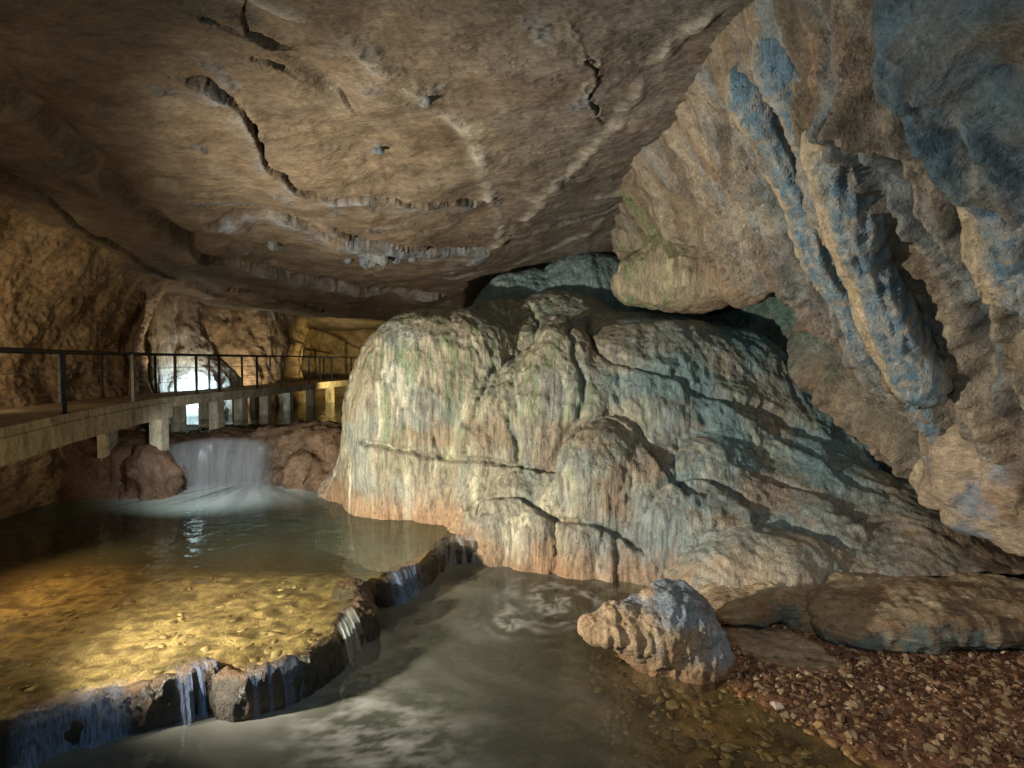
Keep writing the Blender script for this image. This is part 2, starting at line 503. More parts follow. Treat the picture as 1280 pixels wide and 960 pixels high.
for pts, drop, gd, wf, pl in STEPS:
    P = cpath(pts)
    d, sd, par, ov = polydist(P, x, y)
    ac = polydist.across
    wob = (0.07 * perlin(x * 2.5, y * 2.5, 0 * x + 3) + 0.022 * perlin(x * 8, y * 8, 0 * x + 5)) * (0.35 + 0.65 * ac)
    s = d * sd + wob
    w = (0.010 * y * ac + 0.012) * wf * (0.75 + 0.5 * perlin(x * 1.4, y * 1.4, 0 * x + 9))   # the lip's sharpness
    fade = np.exp(-(ov / 0.25) ** 2) * np.clip(1.0 + 1.0 * perlin(par * 9, par * 0 + len(pts), par * 0), 0.35, 1.3)
    fall = np.exp(-np.maximum(s, 0) / (0.10 * y))
    z += -drop * fade * sstep(-0.01, 0.02 + 0.35 * w, s) * fall
    hw = (0.011 + 0.0042 * y * ac) * wf * np.clip(0.8 + 1.3 * perlin(x * 3.1, y * 3.1, 0 * x + 19) + 0.5 * perlin(x * 9, y * 9, 0 * x + 29), 0.12, 1.6)
    z += gd * 1.9 * fade * np.exp(-((s + hw) / hw) ** 4)
    pale += pl * fade * sstep(0, 0.05, s) * np.exp(-np.maximum(s, 0) / (0.026 * y * (0.3 + 0.7 * ac)))
vein = np.zeros_like(x)
for pts, wd, hgt in VEINS:
    P = cpath(pts)
    d, sd, par, ov = polydist(P, x, y)
    d = d + 0.10 * perlin(x * 3, y * 3, 0 * x + 1)
    g = np.exp(-(d / (wd * (0.6 + y * 0.07))) ** 2) * np.exp(-(ov / 0.2) ** 2) * np.clip(0.7 + 1.2 * perlin(x * 2, y * 2, 0 * x + 4), 0, 1.3)
    vein = np.maximum(vein, g); z -= hgt * g
for pts, wd, dep in [([(-90, 30), (0, 105), (60, 160), (130, 218), (185, 265), (240, 305)], 0.22, 0.20), ([(255, 0), (330, 40), (420, 120)], 0.3, 0.06)]:
    d, sd, par, ov = polydist(cpath(pts), x, y)
    q = d * sd + 0.08 * fbm(x * 1.8, y * 1.8, 0 * x + 6, 3)
    z += dep * np.exp(-(ov / 0.4) ** 2) * np.exp(-(q / wd) ** 2) - 0.12 * np.exp(-(ov / 0.4) ** 2) * sstep(-0.05, 0.25, q) * np.exp(-np.maximum(q, 0) / 0.8)
# a shallow pan in the roof, bounded by the veins
pan = on_ceiling(440, 170)
re_ = np.hypot((x - pan[0]) / 2.3, (y - pan[1]) / 1.9) + 0.10 * fbm(x * 0.7, y * 0.7, 0 * x + 61, 3)
lay = re_ * 3.1 - np.floor(re_ * 3.1)
z -= 0.03 * (lay * (1 - lay ** 6)) * sstep(0.5, 0.8, re_) * sstep(2.0, 1.3, re_) * np.clip(0.4 + 1.3 * perlin(x * 0.8, y * 0.8, 0 * x + 71), 0.0, 1.2)
z += 0.05 * sstep(1.0, 0.85, re_)
rough_amt = 0.017 + 0.025 * sstep(-0.2, 0.4, perlin(x * 0.6, y * 0.6, 0 * x + 2))
sc1 = fbm(x * 2.4, y * 2.4, 0 * x + 8, 4, 0.55)
z += rough_amt * sc1 + 0.008 * ridged(x * 6, y * 6, 0 * x + 2, 3)
knob = sstep(0.42, 0.7, perlin(x * 1.7, y * 1.7, 0 * x + 21)); z -= 0.07 * knob * np.clip(perlin(x * 9, y * 9, 0 * x + 2) + 0.2, 0, 1)
lx = sstep(-2.5, 2.5, x + 0.8 * fbm(x * 0.5, y * 0.5, 0 * x + 17, 3))
tint = mixc((0.20, 0.148, 0.097), (0.165, 0.148, 0.13), lx)
tint = mixc(tint, (0.12, 0.075, 0.045), sstep(0.05, 0.6, fbm(x * 0.8, y * 0.8, 0 * x + 31, 4)) * 0.6)
tint = mixc(tint, (0.29, 0.235, 0.17), sstep(0.1, 0.6, fbm(x * 1.3 + 5, y * 1.3, 0 * x + 41, 4)) * 0.5)
tint = mixc(tint, (0.42, 0.39, 0.33), vein * 0.7)
tint = mixc(tint, (0.27, 0.31, 0.36), np.clip(pale, 0, 1) * np.clip(0.6 + 1.5 * perlin(x * 2, y * 2, 0 * x + 51), 0, 1))
tint = mixc(tint, (0.14, 0.15, 0.17), knob * 0.6)
tint = tint * 0.74
me = make_mesh('cave_ceiling', np.stack([x, y, z], 1), grid_faces(ny, ns, True), M_CEIL, tint)
ceiling = link('cave_ceiling', me, kind='structure')
def ceil_z(px, py):
    p = on_ceiling(px, py)
    i = np.argmin((x - p[0]) ** 2 + (y - p[1]) ** 2)
    return np.array([x[i], y[i], z[i]])
DRIPS = [(465, 308, 0.85), (345, 303, 0.45), (440, 316, 0.3), (500, 312, 0.4), (520, 313, 0.3), (540, 124, 0.24), (479, 194, 0.2), (485, 306, 0.6), (1, 1, 0)]
drip_pos = [(ceil_z(a, b), s) for a, b, s in DRIPS if s]

# ================================================================== RIGHT WALL (a leaning, overhanging face)
print('right wall')
WK, WC = 1.1, 5.74
wn = np.array([-WK, 0, -1.0]); wn /= np.linalg.norm(wn)       # into the cave
def on_wall(px, py):
    dx, dy, dz = ray(px, py)
    t = WC / (dz + WK * dx)
    return np.array([dx * t, dy * t, dz * t])
def wuv(px, py):
    p = on_wall(px, py); return np.array([p[1], p[0]])
nu, nv = 420, 430
us = np.concatenate([np.linspace(-4, 3.8, 30), 1 / np.linspace(1 / 4.0, 1 / 18.0, nu - 30)])
vs = np.linspace(1.2, 9.6, nv)
U, V = np.meshgrid(us, vs, indexing='ij'); u, v = U.ravel(), V.ravel()
d = 0.28 * fbm(u * 0.5, v * 0.5, 0 * u + 3, 3) + 0.11 * fbm(u * 1.6, v * 1.6, 0 * u + 6, 4)
# strata and flutes that run down the slope
q_ = u - 0.6 * v
along = fbm(q_ * 2.6, v * 0.5, 0 * u + 12, 4)
fold = ridged(q_ * 1.25 + 0.2 * perlin(u, v, 0 * u), v * 0.2, 0 * u + 2, 3)
soft = sstep(1.8, 3.2, v)
d += 0.09 * along * (0.3 + 0.7 * soft) + soft * (0.22 * (fold - 0.9) + 0.05 * ridged(q_ * 4, v * 0.8, 0 * u, 4)) + 0.06 * np.clip(ridged(u * 2.2 - v * 0.8, v * 1.5, 0 * u + 44, 3) - 1.2, 0, 1)
GROOVES = [([(925, 110), (968, 220), (1010, 320), (1068, 430), (1130, 520)], 0.07, 0.22), ([(1175, 90), (1205, 200), (1235, 300), (1246, 400)], 0.09, 0.26), ([(1085, 120), (1108, 200), (1135, 300)], 0.05, 0.2), ([(885, 190), (935, 290), (1000, 390)], 0.06, 0.14), ([(1150, 480), (1190, 520), (1225, 580)], 0.08, 0.25),
           ([(905, 150), (912, 175), (935, 200), (942, 215)], 0.10, 0.30), ([(858, 235), (866, 262), (880, 290)], 0.13, 0.35),
           ([(1132, 150), (1160, 260), (1190, 340), (1215, 420), (1218, 480)], 0.15, 0.42),
           ([(1255, 250), (1245, 310), (1262, 380), (1250, 450), (1275, 530)], 0.10, 0.28),
           ([(1105, 0), (1112, 25), (1120, 45)], 0.08, 0.25), ([(1130, 498), (1150, 520), (1165, 555)], 0.12, 0.4),
           ([(985, 130), (1012, 210), (1045, 300), (1085, 380), (1120, 440)], 0.06, 0.30)]
for pts, w, dep in GROOVES:
    P = densify([wuv(*p) for p in pts])
    dd, sd, par, ov = polydist(P, u, v)
    d -= dep * np.exp(-((dd + 0.05 * perlin(u * 5, v * 5, 0 * u)) / w) ** 2)
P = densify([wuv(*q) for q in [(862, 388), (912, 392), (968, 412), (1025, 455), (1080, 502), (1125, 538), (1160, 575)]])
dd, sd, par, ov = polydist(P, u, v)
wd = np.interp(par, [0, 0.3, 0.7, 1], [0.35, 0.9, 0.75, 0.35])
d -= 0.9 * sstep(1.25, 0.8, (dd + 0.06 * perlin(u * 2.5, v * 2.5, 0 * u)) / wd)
recess_shade = sstep(1.3, 0.6, dd / wd)
# raised mass top right, cool light painted on it as blue
P = densify([wuv(*p) for p in [(1120, -40), (1135, 20), (1165, 85), (1205, 140), (1240, 190), (1300, 290)]])
dd, sd, par, ov = polydist(P, u, v)
mass = sstep(-0.05, 0.3, dd * np.where(sd < 0, -1, 1) * np.where(wuv(1240, 60)[1] > 0, 1, 1) + 0.1 * perlin(u * 3, v * 3, 0 * u))
sgn = polydist(P, np.array([wuv(1240, 60)[0]]), np.array([wuv(1240, 60)[1]]))[1][0]
mass = sstep(-0.06, 0.18, dd * sd * sgn + 0.08 * perlin(u * 3, v * 3, 0 * u))
d += 0.22 * mass + mass * 0.06 * ridged(u * 3.5 - v * 2.0, v * 0.8, 0 * u + 4, 4)
# knobbly patch
kc = wuv(1105, 95); kk = np.exp(-((u - kc[0]) ** 2 + (v - kc[1]) ** 2) / 0.35)
for pts in ([(938, 95), (985, 185), (1030, 300), (1092, 410), (1150, 488), (1205, 580)], [(975, 50), (1022, 145), (1068, 270), (1112, 380)], [(1062, 150), (1092, 275), (1140, 400), (1170, 455)]):
    dd, sd, par, ov = polydist(densify([wuv(*q) for q in pts]), u, v)
    d += 0.20 * np.exp(-((dd + 0.04 * perlin(u * 4, v * 4, 0 * u)) / 0.26) ** 2)
d += kk * (0.15 + 0.35 * fbm(u * 3.2, v * 3.2, 0 * u + 9, 3))
d += 0.035 * fbm(u * 7, v * 7, 0 * u + 5, 4) + 0.03 * sstep(0.15, 0.4, np.abs(perlin(u * 3.1, v * 5.1, 0 * u + 14)))
d = d * (0.3 + 0.7 * sstep(1.7, 3.3, v))
p = np.stack([v, u, WC - WK * v], 1) + wn * d[:, None]
strk = fbm(q_ * 3.2, v * 0.35, 0 * u + 77, 4)
blue = np.clip(mass * (0.55 + 0.8 * fbm(u * 3 - v * 2.2, v * 1.0, 0 * u + 2, 4)), 0, 1)
tint = mixc((0.28, 0.215, 0.15), (0.38, 0.32, 0.245), sstep(-0.3, 0.5, along))
tint = mixc(tint, (0.27, 0.165, 0.095), sstep(0.15, 0.6, fbm(u * 1.2, v * 1.2, 0 * u + 22, 4)) * 0.55)
tint = mixc(tint, (0.30, 0.32, 0.34), sstep(0.2, 0.6, fbm(u * 1.9 - v * 0.7, v * 0.6, 0 * u + 32, 3)) * 0.45)
tint = mixc(tint, (0.20, 0.25, 0.28), sstep(-0.1, 0.5, strk) * sstep(10.5, 7.5, u) * 0.75)  # cool light painted as blue-grey streaks around the ribs
tint = mixc(tint, (0.13, 0.215, 0.275), blue * 0.95)  # cool light put into the raised mass as blue
tint = mixc(tint, (0.11, 0.085, 0.065), sstep(0.25, 0.6, fbm(q_ * 4.5, v * 0.6, 0 * u + 87, 4)) * 0.6)
green = np.exp(-((u - 12.2) / 1.1) ** 2) * sstep(5.2, 3.4, v)
tint = mixc(tint, (0.20, 0.26, 0.13), green * np.clip(0.4 + 1.3 * perlin(u * 4, v * 0.6, 0 * u + 3), 0, 1))
tint = mixc(tint, (0.11, 0.21, 0.19), recess_shade * 0.9)  # mound's shadow on the wall painted in as dark teal
low = sstep(5.2, 6.4, v); tint = mixc(tint, (0.40, 0.33, 0.26), low * 0.4)
tint = tint * 0.84
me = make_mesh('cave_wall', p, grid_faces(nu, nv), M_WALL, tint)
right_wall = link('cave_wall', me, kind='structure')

def dress(pos, f, amp, scale, seed, flute=0.0, fl_scale=4.0, fine=0.02, wash=0.4):
    """natural relief pushed along the normals of a skinned solid"""
    n = vnormals(pos, f)
    a, b, c = pos[:, 0], pos[:, 1], pos[:, 2]
    d = amp * fbm(a * scale, b * scale, c * scale + seed, 4)
    if flute:
        steep = 1 - np.abs(n[:, 2]) ** 2
        wx = a + 0.15 * perlin(a, b, c * 0.8 + seed)
        d += flute * steep * ridged(wx * fl_scale, b * fl_scale, c * wash + seed, 3, 0.55)
    d += fine * fbm(a * 9, b * 9, c * 7 + seed, 3)
    return pos + n * d[:, None], n
# ---- draperies: ribs hanging across the wall, cool light painted in as blue-grey
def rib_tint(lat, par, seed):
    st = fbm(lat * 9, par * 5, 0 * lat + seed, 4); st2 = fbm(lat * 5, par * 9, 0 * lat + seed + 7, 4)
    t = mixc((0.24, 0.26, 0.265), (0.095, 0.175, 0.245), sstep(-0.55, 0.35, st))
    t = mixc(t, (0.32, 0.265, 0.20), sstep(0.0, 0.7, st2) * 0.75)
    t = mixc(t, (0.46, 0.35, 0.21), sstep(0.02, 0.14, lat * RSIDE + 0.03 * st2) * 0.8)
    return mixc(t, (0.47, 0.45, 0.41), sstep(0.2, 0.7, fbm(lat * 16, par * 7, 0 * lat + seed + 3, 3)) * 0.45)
RIBS = [
    ([(938, 95), (962, 135), (985, 185), (1008, 240), (1030, 300), (1060, 350), (1092, 410), (1122, 455), (1150, 488), (1185, 540), (1205, 580)], [0.10, 0.14, 0.13, 0.13, 0.15, 0.17, 0.16, 0.13, 0.10, 0.09, 0.07], 0.13),
    ([(975, 50), (1000, 95), (1022, 145), (1045, 205), (1068, 270), (1092, 330), (1112, 380), (1125, 410)], [0.10, 0.17, 0.15, 0.12, 0.12, 0.14, 0.12, 0.06], 0.10),
    ([(1062, 150), (1075, 205), (1092, 275), (1118, 345), (1140, 400), (1160, 440), (1178, 466)], [0.16, 0.20, 0.21, 0.21, 0.24, 0.25, 0.20], 0.26),
    ([(1262, 190), (1280, 260), (1300, 340)], [0.15, 0.2, 0.2], 0.2),
]
_l = np.array([wuv(1000, 300)]); RSIDE = polydist(np.array([wuv(*q) for q in RIBS[0][0]]), _l[:, 0], _l[:, 1])[1][0]
for i, (pts, rad, lift) in enumerate(RIBS):
    P = np.array([on_wall(*q) + wn * lift for q in pts])
    m = 0.6
    so = Solid(P.min(0) - m, P.max(0) + m, 0.03)
    Pd = densify(P, 3); rd = np.interp(np.linspace(0, 1, len(Pd)), np.linspace(0, 1, len(rad)), rad)
    rd = rd * (1 + 0.10 * np.sin(np.arange(len(rd)) * 1.1 + i))
    so.limb(Pd, rd, 0.08)
    pos, f = so.skin()
    n = vnormals(pos, f)
    par = polydist(P[:, [1, 0]], pos[:, 1], pos[:, 0])
    lat = par[0] * par[1]
    pos = pos + n * (0.07 * fbm(lat * 6, par[2] * 3, 0 * lat + i * 7, 3) + 0.045 * ridged(lat * 13, par[2] * 3.5, 0 * lat + i, 4) + 0.02 * fbm(*(pos.T * 5), 4))[:, None]
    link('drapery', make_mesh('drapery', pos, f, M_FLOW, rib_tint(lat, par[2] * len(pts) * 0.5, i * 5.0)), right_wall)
# lobes at the foot of the wall
so = Solid((5.3, 6.6, -4.0), (10.2, 10.4, 0.9), 0.045)
for px, py, yy, r in [(1205, 560, 8.0, (0.30, 0.4, 0.75)), (1235, 600, 7.9, (0.36, 0.4, 0.8)), (1268, 560, 7.6, (0.35, 0.4, 1.0)), (1300, 600, 7.6, (0.5, 0.5, 1.0)),
                      (1175, 600, 8.4, (0.25, 0.3, 0.42)), (1250, 640, 7.9, (0.3, 0.3, 0.35)), (1215, 500, 7.9, (0.3, 0.35, 0.5)), (1290, 470, 7.4, (0.4, 0.4, 0.9))]:
    so.lump(at(px, py, yy), r, 2.2, 0.16, 0, -0.25)
pos, f = so.skin(); pos, n = dress(pos, f, 0.10, 1.7, 3, 0.05, 3.5, 0.02, 0.7)
t = mixc((0.44, 0.35, 0.26), (0.27, 0.30, 0.35), sstep(0.0, 0.5, fbm(*(pos.T * 1.7), 3)))
link('hanging_lobes', make_mesh('hanging_lobes', pos, f, M_WET, mixc(t, (0.30, 0.18, 0.10), sstep(0.2, 0.5, fbm(*(pos.T * 1.2 + 9), 3)) * 0.6)), right_wall)
# striped nose of flowstone clinging to the upper wall
so = Solid((1.2, 10.4, 0.2), (5.6, 15.8, 4.2), 0.045)
for px, py, yy, r in [(825, 345, 12.7, (0.75, 0.7, 0.62)), (800, 355, 13.0, (0.5, 0.6, 0.5)), (858, 330, 12.2, (0.8, 0.7, 0.85)), (835, 280, 12.9, (0.22, 0.3, 0.75)), (852, 262, 12.5, (0.2, 0.25, 0.6)),
                      (800, 290, 13.9, (0.5, 0.5, 0.55)), (905, 300, 11.4, (0.4, 0.5, 1.0)), (925, 215, 9.6, (0.25, 0.3, 0.8)), (890, 365, 11.8, (0.5, 0.5, 0.35)), (880, 345, 11.9, (0.7, 0.6, 0.55)), (930, 345, 11.0, (0.5, 0.5, 0.6)), (845, 372, 12.3, (0.6, 0.5, 0.25))]:
    so.lump(at(px, py, yy), r, 2.2, 0.3)
pos, f = so.skin(); pos, n = dress(pos, f, 0.10, 1.4, 23, 0.07, 4.0, 0.015, 0.2)
a, b, c = pos.T
s = perlin(a * 4, b * 4, c * 0.3)
t = mixc((0.34, 0.29, 0.21), (0.25, 0.29, 0.16), sstep(-0.1, 0.35, s)); t = mixc(t, (0.50, 0.45, 0.30), sstep(0.15, 0.5, perlin(a * 5 + 3, b * 5, c * 0.3)))
t = mixc(t * 0.85, (0.28, 0.21, 0.15), sstep(3.1, 4.0, a + 0.5 * fbm(a, b, c, 3)))
link('flowstone_nose', make_mesh('flowstone_nose', pos, f, M_FLOW, t), right_wall)

# ================================================================== LEFT WALL
print('left wall')
nu, nv = 300, 260
us = np.concatenate([np.linspace(-4, 6, 30), np.linspace(6.05, 17.3, nu - 30)]); vs = np.linspace(0, 1, nv)
U, V = np.meshgrid(us, vs, indexing='ij'); u, v = U.ravel(), V.ravel()
topx = np.interp(u, [-4, 6, 9, 11.3, 16.5, 18], [-7.4, -7.5, -7.9, -8.25, -9.5, -9.8])
topz = ceil_base(topx, u) + 0.25
zz = -4.2 + (topz + 4.2) * v
w = np.clip((zz + 0.9) / (topz + 0.9), 0, 1)
xx = -10.35 + (topx + 10.35) * w ** 1.6 - 0.25 * np.sin(w * math.pi)
d = 0.22 * fbm(u * 0.5, zz * 0.5, 0 * u, 3) + 0.06 * fbm(u * 1.6, zz * 1.6, 0 * u + 5, 4) + 0.024 * fbm(u * 4.6, zz * 6.2, 0 * u + 15, 5, 0.65)
d += 0.02 * ridged(u * 5 + zz, zz * 7, 0 * u + 5, 4)
endc = sstep(16.2, 17.3, u + 0.35 * perlin(zz * 1.2, 0 * u, 0 * u + 3))
p = np.stack([xx + d * 0.9 - 1.2 * endc ** 2, u, zz - 0.3 * d], 1)
tint = mixc((0.36, 0.25, 0.145), (0.25, 0.155, 0.08), sstep(0.0, 0.6, fbm(u * 1.1, zz * 1.1, 0 * u + 8, 4)))
tint = mixc(tint, (0.46, 0.36, 0.24), sstep(0.1, 0.5, fbm(u * 2.4, zz * 2.4, 0 * u + 18, 4)) * 0.6)
link('cave_wall', make_mesh('cave_wall', p, grid_faces(nu, nv, True), M_LEFT, tint), kind='structure')

# ================================================================== BACK WALL of the passage
plan = densify([(-9.9, 15.0), (-12.0, 17.0), (-12.4, 19.2), (-11.2, 21.2), (-9.7, 22.3), (-9.0, 24.0), (-9.9, 26.5), (-9.2, 28.5), (-6.5, 29.6), (-2.0, 30.5), (3, 30)], 30)
nv = 120
k = len(plan); vs = np.linspace(0, 1, nv)
A = np.repeat(plan[:, None, :], nv, 1); T = np.gradient(plan, axis=0); T /= np.linalg.norm(T, axis=1)[:, None]
Nn = np.repeat(np.stack([T[:, 1], -T[:, 0]], 1)[:, None, :], nv, 1)       # into the passage
V = np.repeat(vs[None], k, 0)
ca, cb = A[..., 0].ravel(), A[..., 1].ravel(); vv = V.ravel(); zz = -2.6 + 5.2 * vv
s_ = np.repeat(np.cumsum(np.linalg.norm(np.gradient(plan, axis=0), axis=1))[:, None], nv, 1).ravel()
lean = 1.3 * np.clip(vv - 0.45, 0, 1) ** 1.5
d = 0.25 * fbm(s_ * 0.5, zz * 0.6, 0 * s_, 3) + 0.12 * fbm(s_ * 1.7, zz * 1.4, 0 * s_ + 4, 4) + 0.07 * ridged(s_ * 2.4 + zz * 0.8, zz * 0.7, 0 * s_, 3) + lean
Nf = Nn.reshape(-1, 2)
p = np.stack([ca + Nf[:, 0] * d, cb + Nf[:, 1] * d, zz], 1)
tint = mixc((0.36, 0.26, 0.15), (0.24, 0.15, 0.08), sstep(0, 0.6, fbm(s_ * 1.1, zz * 1.1, 0 * s_ + 8, 4)))
rib = sstep(1.32, 1.5, ridged(s_ * 1.3 + zz * 0.9 + 0.3 * perlin(s_ * 2, zz * 2, 0 * s_), zz * 0.35, 0 * s_ + 7, 2)) * sstep(0.35, 0.55, vv) * (cb > 18.6) * (cb < 23.6)
p[:, 0] += Nf[:, 0] * 0.06 * rib; p[:, 1] += Nf[:, 1] * 0.06 * rib
tint = mixc(tint, (0.62, 0.55, 0.44), rib * 0.85)
link('cave_wall', make_mesh('cave_wall', p, grid_faces(k, nv, True), M_WALL, tint), kind='structure')

# ================================================================== FLOWSTONE MOUND
print('flowstone')
so = Solid((-4.6, 8.0, -4.4), (8.4, 16.9, 3.4), 0.037)
def lobe(px, top, yf, rx, ry, rz, n=2.6, k=0.18, rzang=0.0):
    """a lobe whose crest shows at pixel (px, top); yf is the depth of its crest"""
    c = at(px, top, yf); c[2] -= rz
    so.lump(c, (rx, ry, rz), n, k, rzang)
# core
so.lump((2.6, 14.2, -2.0), (4.6, 2.6, 3.2), 2.6, 0.3)
so.lump((-0.6, 13.9, -2.4), (2.9, 1.6, 3.0), 2.6, 0.3)
lobe(555, 386, 13.1, 2.05, 1.5, 3.4, 2.8, 0.15)            # great upper left dome
lobe(478, 432, 13.7, 0.85, 1.0, 3.0, 2.6, 0.35)
lobe(530, 470, 12.5, 1.3, 0.9, 2.4, 2.4, 0.6)
lobe(630, 374, 14.3, 1.5, 1.2, 2.0, 2.4, 0.14)
lobe(700, 364, 14.2, 1.6, 1.2, 2.0, 2.4, 0.3)
lobe(735, 316, 15.5, 1.6, 1.2, 2.2, 2.3, 0.25)
lobe(655, 338, 15.4, 1.4, 1.0, 1.8, 2.3, 0.25)
lobe(815, 398, 12.3, 1.8, 1.45, 2.8, 2.6, 0.12)           # upper right dome
lobe(900, 408, 12.2, 1.6, 1.3, 2.6, 2.4, 0.5)
lobe(975, 452, 11.9, 1.4, 1.2, 2.4, 2.3, 0.5)
lobe(1045, 515, 11.3, 1.1, 1.0, 2.2, 2.2, 0.5)
lobe(700, 408, 12.2, 0.95, 1.15, 2.7, 2.6, 0.22)            # fluted middle
lobe(660, 462, 11.9, 0.9, 0.9, 2.3, 2.4, 0.5)
lobe(605, 490, 11.8, 0.6, 0.75, 2.0, 2.2, 0.45)
lobe(735, 462, 11.6, 0.8, 0.85, 2.2, 2.4, 0.45)
lobe(815, 464, 11.4, 1.1, 0.9, 2.3, 2.6, 0.25)
lobe(900, 486, 11.2, 1.15, 0.95, 2.3, 2.4, 0.4)
lobe(985, 530, 10.9, 1.1, 0.95, 2.0, 2.3, 0.45)
lobe(748, 530, 10.7, 0.95, 0.85, 2.0, 2.1, 0.25)            # grey cone in the middle
lobe(815, 560, 10.5, 0.8, 0.75, 2.0, 2.2, 0.4)
lobe(885, 548, 10.4, 1.15, 0.9, 2.0, 2.2, 0.25)
lobe(960, 590, 10.1, 1.1, 0.85, 1.7, 2.2, 0.4)
lobe(1040, 580, 10.1, 1.1, 0.9, 1.6, 2.2, 0.45)
lobe(1105, 598, 9.8, 1.0, 0.9, 1.6, 2.2, 0.45)
# skirt along the pool
for px, top, yf, rx in [(425, 588, 14.1, 0.6), (455, 566, 13.7, 0.8), (490, 560, 13.1, 0.8), (525, 566, 12.6, 0.8), (565, 576, 12.0, 0.8), (610, 585, 11.5, 0.8), (655, 592, 11.1, 0.75), (700, 606, 10.8, 0.7)]:
    lobe(px, top, yf, rx, 0.8, 2.0, 2.8, 0.35)
for px, top, yf, rx in [(590, 640, 11.0, 0.5), (632, 628, 10.75, 0.55), (680, 636, 10.45, 0.6), (728, 652, 10.2, 0.55), (772, 660, 10.05, 0.5), (812, 660, 9.95, 0.5), (850, 640, 9.95, 0.6)]:
    lobe(px, top, yf, rx, 0.65, 1.6, 2.8, 0.25)
# drooping folds to the right
for px, top, yf, rx, ry, rz in [(835, 608, 9.95, 0.6, 0.55, 0.9), (875, 616, 9.75, 0.6, 0.65, 0.8), (915, 640, 9.6, 0.6, 0.6, 0.7), (1000, 625, 9.6, 0.8, 0.7, 0.8), (1060, 640, 9.3, 0.8, 0.7, 0.7),
                                (960, 668, 8.95, 1.35, 1.0, 1.1), (905, 686, 8.85, 0.7, 0.7, 0.9), (1150, 628, 9.3, 1.1, 0.9, 0.9), (1120, 674, 8.85, 1.5, 1.0, 0.7), (1230, 690, 8.6, 1.3, 1.0, 0.8), (1180, 650, 9.4, 1.1, 0.9, 0.9)]:
    lobe(px, top, yf, rx, ry, rz, 2.2, 0.3)
pos, f = so.skin()
keep = pos[f].mean(1)[:, 1] < 16.6
f = f[keep]
pos, n = dress(pos, f, 0.08, 1.15, 3, 0.045, 3.6, 0.012, 0.10)
a, b, c = pos.T
# tier lips and creases of the draped sheets
ppx = 640 + F * a / b; ppy = -(451 - F * c / b); near_side = sstep(0.05, -0.15, (n * pos).sum(1) / np.linalg.norm(pos, axis=1))
TIERS = [([(455, 552), (490, 560), (520, 566), (550, 574), (600, 578), (650, 583), (692, 592)], 0.10, 0.07, -1), ([(585, 640), (605, 628), (640, 621), (662, 630), (690, 652), (735, 657), (775, 668), (800, 690)], 0.13, 0.08, -1),
         ([(735, 402), (748, 440), (790, 456), (850, 470), (866, 486), (905, 500), (960, 516), (1030, 548)], 0.13, 0.10, 1), ([(580, 565), (592, 520), (606, 482), (630, 456), (656, 440), (672, 412), (664, 384)], 0.08, 0.10, -1),
         ([(712, 405), (722, 450), (730, 490), (724, 520), (700, 560), (690, 590)], 0.03, 0.10, 1), ([(698, 600), (714, 560), (736, 530), (762, 520), (792, 536), (820, 572), (842, 604), (872, 622)], 0.13, 0.09, -1),
         ([(812, 640), (832, 612), (870, 599), (906, 612), (940, 640), (946, 664)], 0.10, 0.08, -1), ([(690, 655), (694, 690), (688, 730)], 0.0, 0.08, -1), ([(775, 668), (770, 700), (776, 735)], 0.0, 0.09, -1), ([(615, 640), (606, 690)], 0.0, 0.06, -1),
         ([(905, 500), (965, 540), (1015, 566), (1060, 600), (1105, 622)], 0.09, 0.06, -1), ([(640, 472), (634, 520), (646, 570), (652, 592)], 0.0, 0.09, -1), ([(545, 500), (540, 540), (548, 572)], 0.0, 0.04, -1),
         ([(845, 555), (842, 590), (862, 625)], 0.0, 0.07, -1), ([(950, 600), (985, 610), (1030, 625), (1080, 660)], 0.09, 0.06, -1), ([(895, 668), (940, 662), (1000, 668), (1060, 690)], 0.07, 0.06, -1), ([(770, 470), (776, 510), (800, 540)], 0.0, 0.06, -1)]
push = np.zeros_like(a)
for pts, out_, dep, side_ in TIERS:
    P = densify([(q[0], -q[1]) for q in pts], 4)
    dd, sd, par, ov = polydist(P, ppx, ppy)
    dm = (dd * sd * side_ + 5 * perlin(a * 2.2, b * 2.2, c * 2.2) + 2.5 * perlin(a * 7, b * 7, c * 7)) * b / F
    en = np.exp(-(ov * b / F / 0.12) ** 2)
    push += en * (out_ * sstep(-0.02, 0.10, dm) * np.exp(-np.maximum(dm, 0) / 0.45) - dep * 1.3 * np.exp(-((dm + 0.02) / 0.045) ** 2))
ap = at(955, 715, 8.3); ap = np.exp(-((a - ap[0]) / 1.1) ** 2 - ((b - ap[1]) / 0.9) ** 2 - ((c - ap[2]) / 0.55) ** 2)
pos = pos + n * (push * near_side + 0.12 * ap)[:, None]
a, b, c = pos.T
pos = pos + n * (0.02 * (1 - n[:, 2:3] ** 2)) * ridged(a * 10, b * 10, c * 0.35, 2)[:, None]
